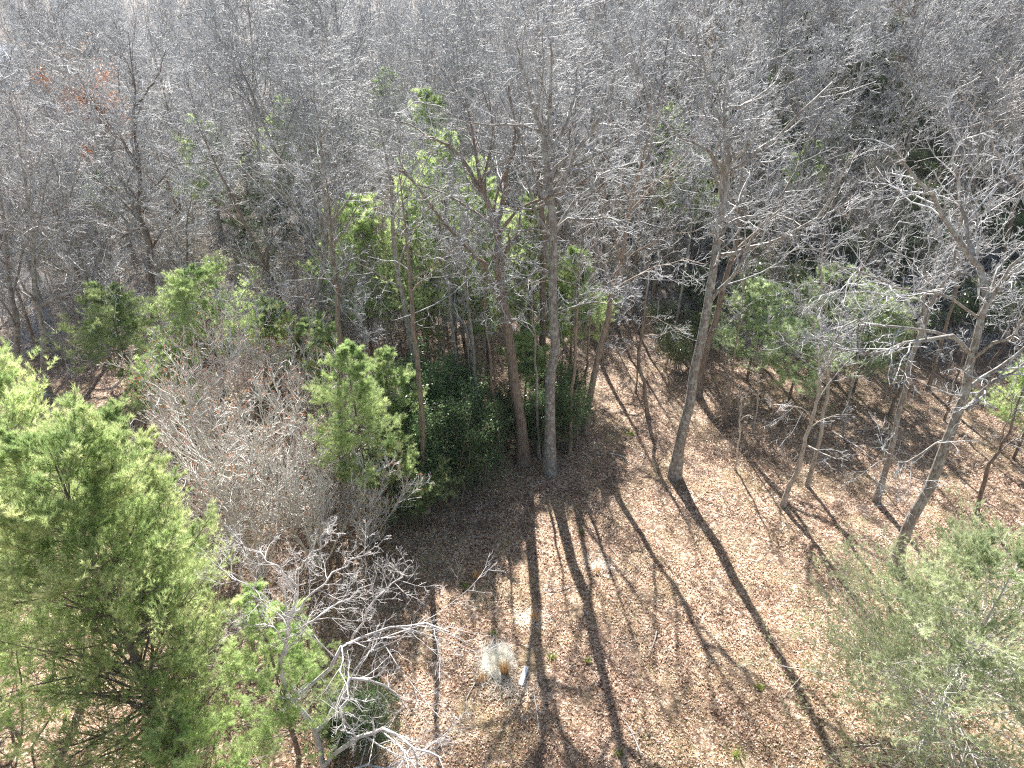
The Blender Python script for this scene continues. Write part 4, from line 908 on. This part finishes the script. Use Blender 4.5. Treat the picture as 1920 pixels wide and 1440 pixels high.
# ------------------------------------------------------------------ the wood behind
def wood():
    g = np.random.default_rng(21)
    pr = []
    for i in range(8):
        kw = dict(H=17 + (i % 4) * 1.2, r=0.15 + 0.02 * (i % 3), fork=0.2 + 0.06 * (i % 4), nl=14 + i % 3, limb=0.33 + 0.03 * (i % 3), up=0.06 + 0.03 * (i % 2), wob=0.17 + 0.03 * (i % 3), k=(8, 6, 5), rmin=0.0165, lean=0.05)
        pr.append(proto('forest_tree', list(zip(('trunk', 'crown'), bare_meshes(300 + i, bark=('oak', 'brown', 'poplar')[i % 3], twig='twig', **kw))), 'tree'))
    sap = []
    for i in range(5):
        sap.append(proto('bare_sapling', list(zip(('trunk', 'crown'), bare_meshes(320 + i, H=7.5, r=0.05, fork=0.25, nl=15, limb=0.36, k=(7, 6, 4), wob=0.19, up=0.08, rmin=0.011, bark='sapling', twig='sapling'))), 'sapling'))
    def zone(p):
        x, y = p[0] / p[1], p[1]
        c = 'far left' if x < -0.42 else 'left' if x < -0.16 else 'middle' if x < 0.14 else 'right'
        d = 'near' if y < 55 else 'mid' if y < 80 else 'far'
        side = {'far left': 'round the orange leaved tree', 'left': 'above the wide young pine', 'middle': 'above the brightest tall pine', 'right': 'on the slope above the laurels'}[c]
        dep = {'near': 'front rank of leafless grey trees', 'mid': 'middle ranks of leafless grey trees', 'far': 'farthest ranks of leafless grey trees'}[d]
        return f'one of the {dep} {side}', f'{dep} {side}'
    pts = []
    n = 0
    for tries in range(60000):
        if n >= 285: break
        y = 37 + 88 * g.random() ** 1.0; x = g.uniform(-0.80, 0.80) * y
        if y < 47 and -9 < x < 32: continue
        if -0.745 < x / y < -0.625 and y > 55: continue
        if -0.425 < x / y < -0.385 and y > 62: continue
        if y < 42 and -24 < x <= -9: continue
        if x > 4 and y < 46: continue
        if any((x - a) ** 2 + (y - b) ** 2 < (3.5 + 0.011 * y) ** 2 for a, b in pts): continue
        pts.append((x, y)); p = np.array([x, y, float(gz(x, y))])
        lab, gr = zone(p)
        s = g.uniform(0.66, 1.1)
        place(pr[n % 8], p, g.uniform(0, 6.28), s, lab, gr, sz=s * g.uniform(0.92, 1.05), tilt=(g.normal() * 0.05, g.normal() * 0.05)); n += 1
    n = 0
    for tries in range(60000):
        if n >= 285: break
        y = 34 + 60 * g.random() ** 1.3; x = g.uniform(-0.78, 0.80) * y
        if y < 41 and -24 < x < 16: continue
        if y < 45 and x >= 3: continue
        p = np.array([x, y, float(gz(x, y))]); lab, gr = zone(p)
        s = g.uniform(0.5, 1.15)
        place(sap[n % 5], p, g.uniform(0, 6.28), s, lab.replace('leafless grey trees', 'thin bare saplings'), gr.replace('leafless grey trees', 'thin bare saplings'), tilt=(g.normal() * 0.09, g.normal() * 0.09)); n += 1
    # thin stems standing behind the dark thicket, against the sunlit leaves
    for i, (u, v) in enumerate(((705, 690), (722, 660), (742, 705), (762, 690), (790, 700), (815, 690), (838, 720), (858, 700), (884, 740), (912, 735), (925, 700), (1000, 720), (660, 720), (1150, 640), (1165, 600))):
        place(sap[i % 5], pg(u, v), g.uniform(0, 6.28), g.uniform(0.8, 1.1), 'thin brown sapling among those standing behind the dark thicket against sunlit leaves', 'thin saplings behind the dark thicket', sz=1.35)
    # the farthest wood reads as one mass
    b = Bag(); 
    for k_ in range(1100):
        y = 125 + 230 * g.random(); x = g.uniform(-0.80, 0.80) * y
        
        if -0.78 < x / y < -0.62 and y < 175: continue
        H = g.uniform(14, 19); m = 6; z = np.linspace(0, 1, m)
        P = np.zeros((1, m, 3)); P[0, :, 2] = z * H; P[0, :, :2] += np.cumsum(g.normal(size=(m, 2)) * 0.25, axis=0)
        P += np.array([x, y, float(gz(x, y)) - 0.2]); R = (0.2 * (1 - 0.85 * z))[None]
        b.tube(P, R, 4)
        l1 = grow(P, R, 9, g, t0=0.35, ang=(25, 55), lenf=0.34, m=5, rf=0.6, wob=0.13, up=0.1, rmin=0.04)
        l2 = grow(l1[0], l1[1], 8, g, t0=0.1, ang=(30, 60), lenf=0.5, m=4, rf=0.6, wob=0.2, rmin=0.028); b.tube(*l1, 3); b.tube(*l2, 3)
        l3 = grow(l2[0], l2[1], 3, g, t0=0.1, ang=(30, 60), lenf=0.6, m=3, rf=0.6, wob=0.2, rmin=0.025); b.tube(*l3, 3)
    obj('distant_forest', b.mesh('distant_forest', MB['twig']), None, kind='stuff', category='forest', label='far off leafless wood reading as one grey mass along the top')
    # the orange leaved tree far on the left
    p = py(205, 330, 56.0); p = np.array([p[0], p[1], float(gz(p[0], p[1]))])
    root = thing('orange_tree', p, 'only tree with orange leaves, far up on the left of the wood', 'tree')
    gg = np.random.default_rng(77)
    t, c = bare_meshes(340, H=17, r=0.17, fork=0.35, nl=11, limb=0.34, bark='brown', twig='sapling'); obj('trunk', t, root); obj('crown', c, root)
    C = np.stack([gg.normal(size=5000) * 1.2, gg.normal(size=5000) * 1.2, 13.0 + gg.normal(size=5000) * 2.0], 1)
    cl = np.stack([gg.normal(size=26) * 1.2, gg.normal(size=26) * 1.2, 13.2 + gg.normal(size=26) * 1.5], 1)
    C = np.concatenate([C[:900], cl[gg.integers(0, 26, 5200)] + gg.normal(size=(5200, 3)) * 0.4]); obj('leaves', leaf_cloud(C, gg, 0.16, ML['orange'], 2, 0.1), root)
    # low brown undergrowth on the floor of the wood
    n = 9000; y = 40 + 90 * g.random(n); x = g.uniform(-0.8, 0.8, n) * y; keep = ~((y < 46) & (x > -8) & (x < 14)); x, y = x[keep], y[keep]; n = len(x)
    st = 7; px_ = np.repeat(x, st) + g.normal(size=n * st) * 0.3; py_ = np.repeat(y, st) + g.normal(size=n * st) * 0.3; N = n * st
    p = np.stack([px_, py_, gz(px_, py_)], 1); d = nrm(g.normal(size=(N, 3)) * [0.45, 0.45, 0.2] + [0, 0, 1]); out = [p]
    for _ in range(4): d = nrm(d + g.normal(size=(N, 3)) * 0.25); p = p + d * 0.42; out.append(p)
    P = np.stack(out, 1); R = np.full((N, 5), 0.017) * np.linspace(1, 0.5, 5)
    b = Bag(); b.tube(P, R, 3); l = grow(P, R, 4, g, ang=(30, 60), lenf=0.4, m=3, rmin=0.011); b.tube(*l, 3)
    obj('undergrowth', b.mesh('undergrowth', MB['twig']), None, kind='stuff', category='undergrowth', label='low leafless brown undergrowth covering the floor of the wood')
wood()

# ------------------------------------------------------------------ house and track, far on the left
def far_left():
    def box(x0, x1, y0, y1, z0, z1):
        V = np.array([[x, y, z] for z in (z0, z1) for y in (y0, y1) for x in (x0, x1)], float)
        return V, np.array([[0, 2, 3, 1], [4, 5, 7, 6], [0, 1, 5, 4], [2, 6, 7, 3], [0, 4, 6, 2], [1, 3, 7, 5]])
    p = pg(-30, 165); 
    root = thing('white_house', p, 'white house partly showing at the upper left edge beyond the bare trees', 'house', rz=0.3)
    wm = plain('white_siding', (0.8, 0.8, 0.82), 0.6, 0.04); rm = plain('grey_shingles', (0.55, 0.56, 0.60), 0.5, 0.15); gm = plain('window_glass', (0.05, 0.06, 0.08), 0.1, 0.1)
    V, Q = box(-8, 8, -4, 4, 0, 5.4); obj('wall', mk_mesh('wall', V, Q, None, None, False, wm), root)
    V = np.array([[-8.5, -4.5, 5.35], [8.5, -4.5, 5.35], [8.5, 4.5, 5.35], [-8.5, 4.5, 5.35], [-8.5, 0, 8.2], [8.5, 0, 8.2]], float)
    obj('roof', mk_mesh('roof', V, [[0, 1, 5, 4], [2, 3, 4, 5], [0, 3, 2, 1]], [[0, 4, 3], [1, 2, 5]], None, False, rm), root)
    for x in (-5, -1.6, 1.8, 5.2):
        for z in (1.0, 3.5):
            V, Q = box(x - 0.5, x + 0.5, -4.03, -3.95, z, z + 1.3); obj('window', mk_mesh('window', V, Q, None, None, False, gm), root)
    # pale track through the wood
    tr = [(300, 120), (330, 175), (352, 225), (372, 265), (400, 320), (470, 380)]
    c = catmull([pg(u, v) for u, v in tr], 40); d = nrm(np.gradient(c, axis=0)); s = np.stack([-d[:, 1], d[:, 0], np.zeros(40)], 1) * 1.5
    V = []
    for q in (-1, -0.33, 0.33, 1):
        e = c + s * q; e[:, 2] = gz(e[:, 0], e[:, 1]) + 0.06; V.append(e)
    V = np.stack(V, 1).reshape(-1, 3); i = np.arange(39)[:, None] * 4 + np.arange(3)[None]; i = i.ravel()
    obj('path', mk_mesh('path', V, np.stack([i, i + 1, i + 5, i + 4], 1), None, None, True, plain('gravel_track', (0.5, 0.47, 0.44), 0.8, 0.2)), None, kind='structure')
far_left()

# ------------------------------------------------------------------ haze
def haze():
    x0, x1, y0, y1, z0, z1 = -3000, 3000, -500, 4000, -2.0, 60.0
    V = np.array([[x, y, z] for z in (z0, z1) for y in (y0, y1) for x in (x0, x1)], float)
    Q = np.array([[0, 2, 3, 1], [4, 5, 7, 6], [0, 1, 5, 4], [2, 6, 7, 3], [0, 4, 6, 2], [1, 3, 7, 5]])
    k = M('air'); v = k.n('ShaderNodeVolumePrincipled'); v.inputs['Color'].default_value = (0.86, 0.93, 1.0, 1); v.inputs['Density'].default_value = HAZE; v.inputs['Anisotropy'].default_value = 0.3
    o = k.n('ShaderNodeOutputMaterial'); k.l(v.outputs[0], o.inputs['Volume'])
    obj('haze', mk_mesh('haze', V, Q, None, None, False, k.m), None, kind='stuff')
HAZE = 0.00015
if HAZE > 0: haze()
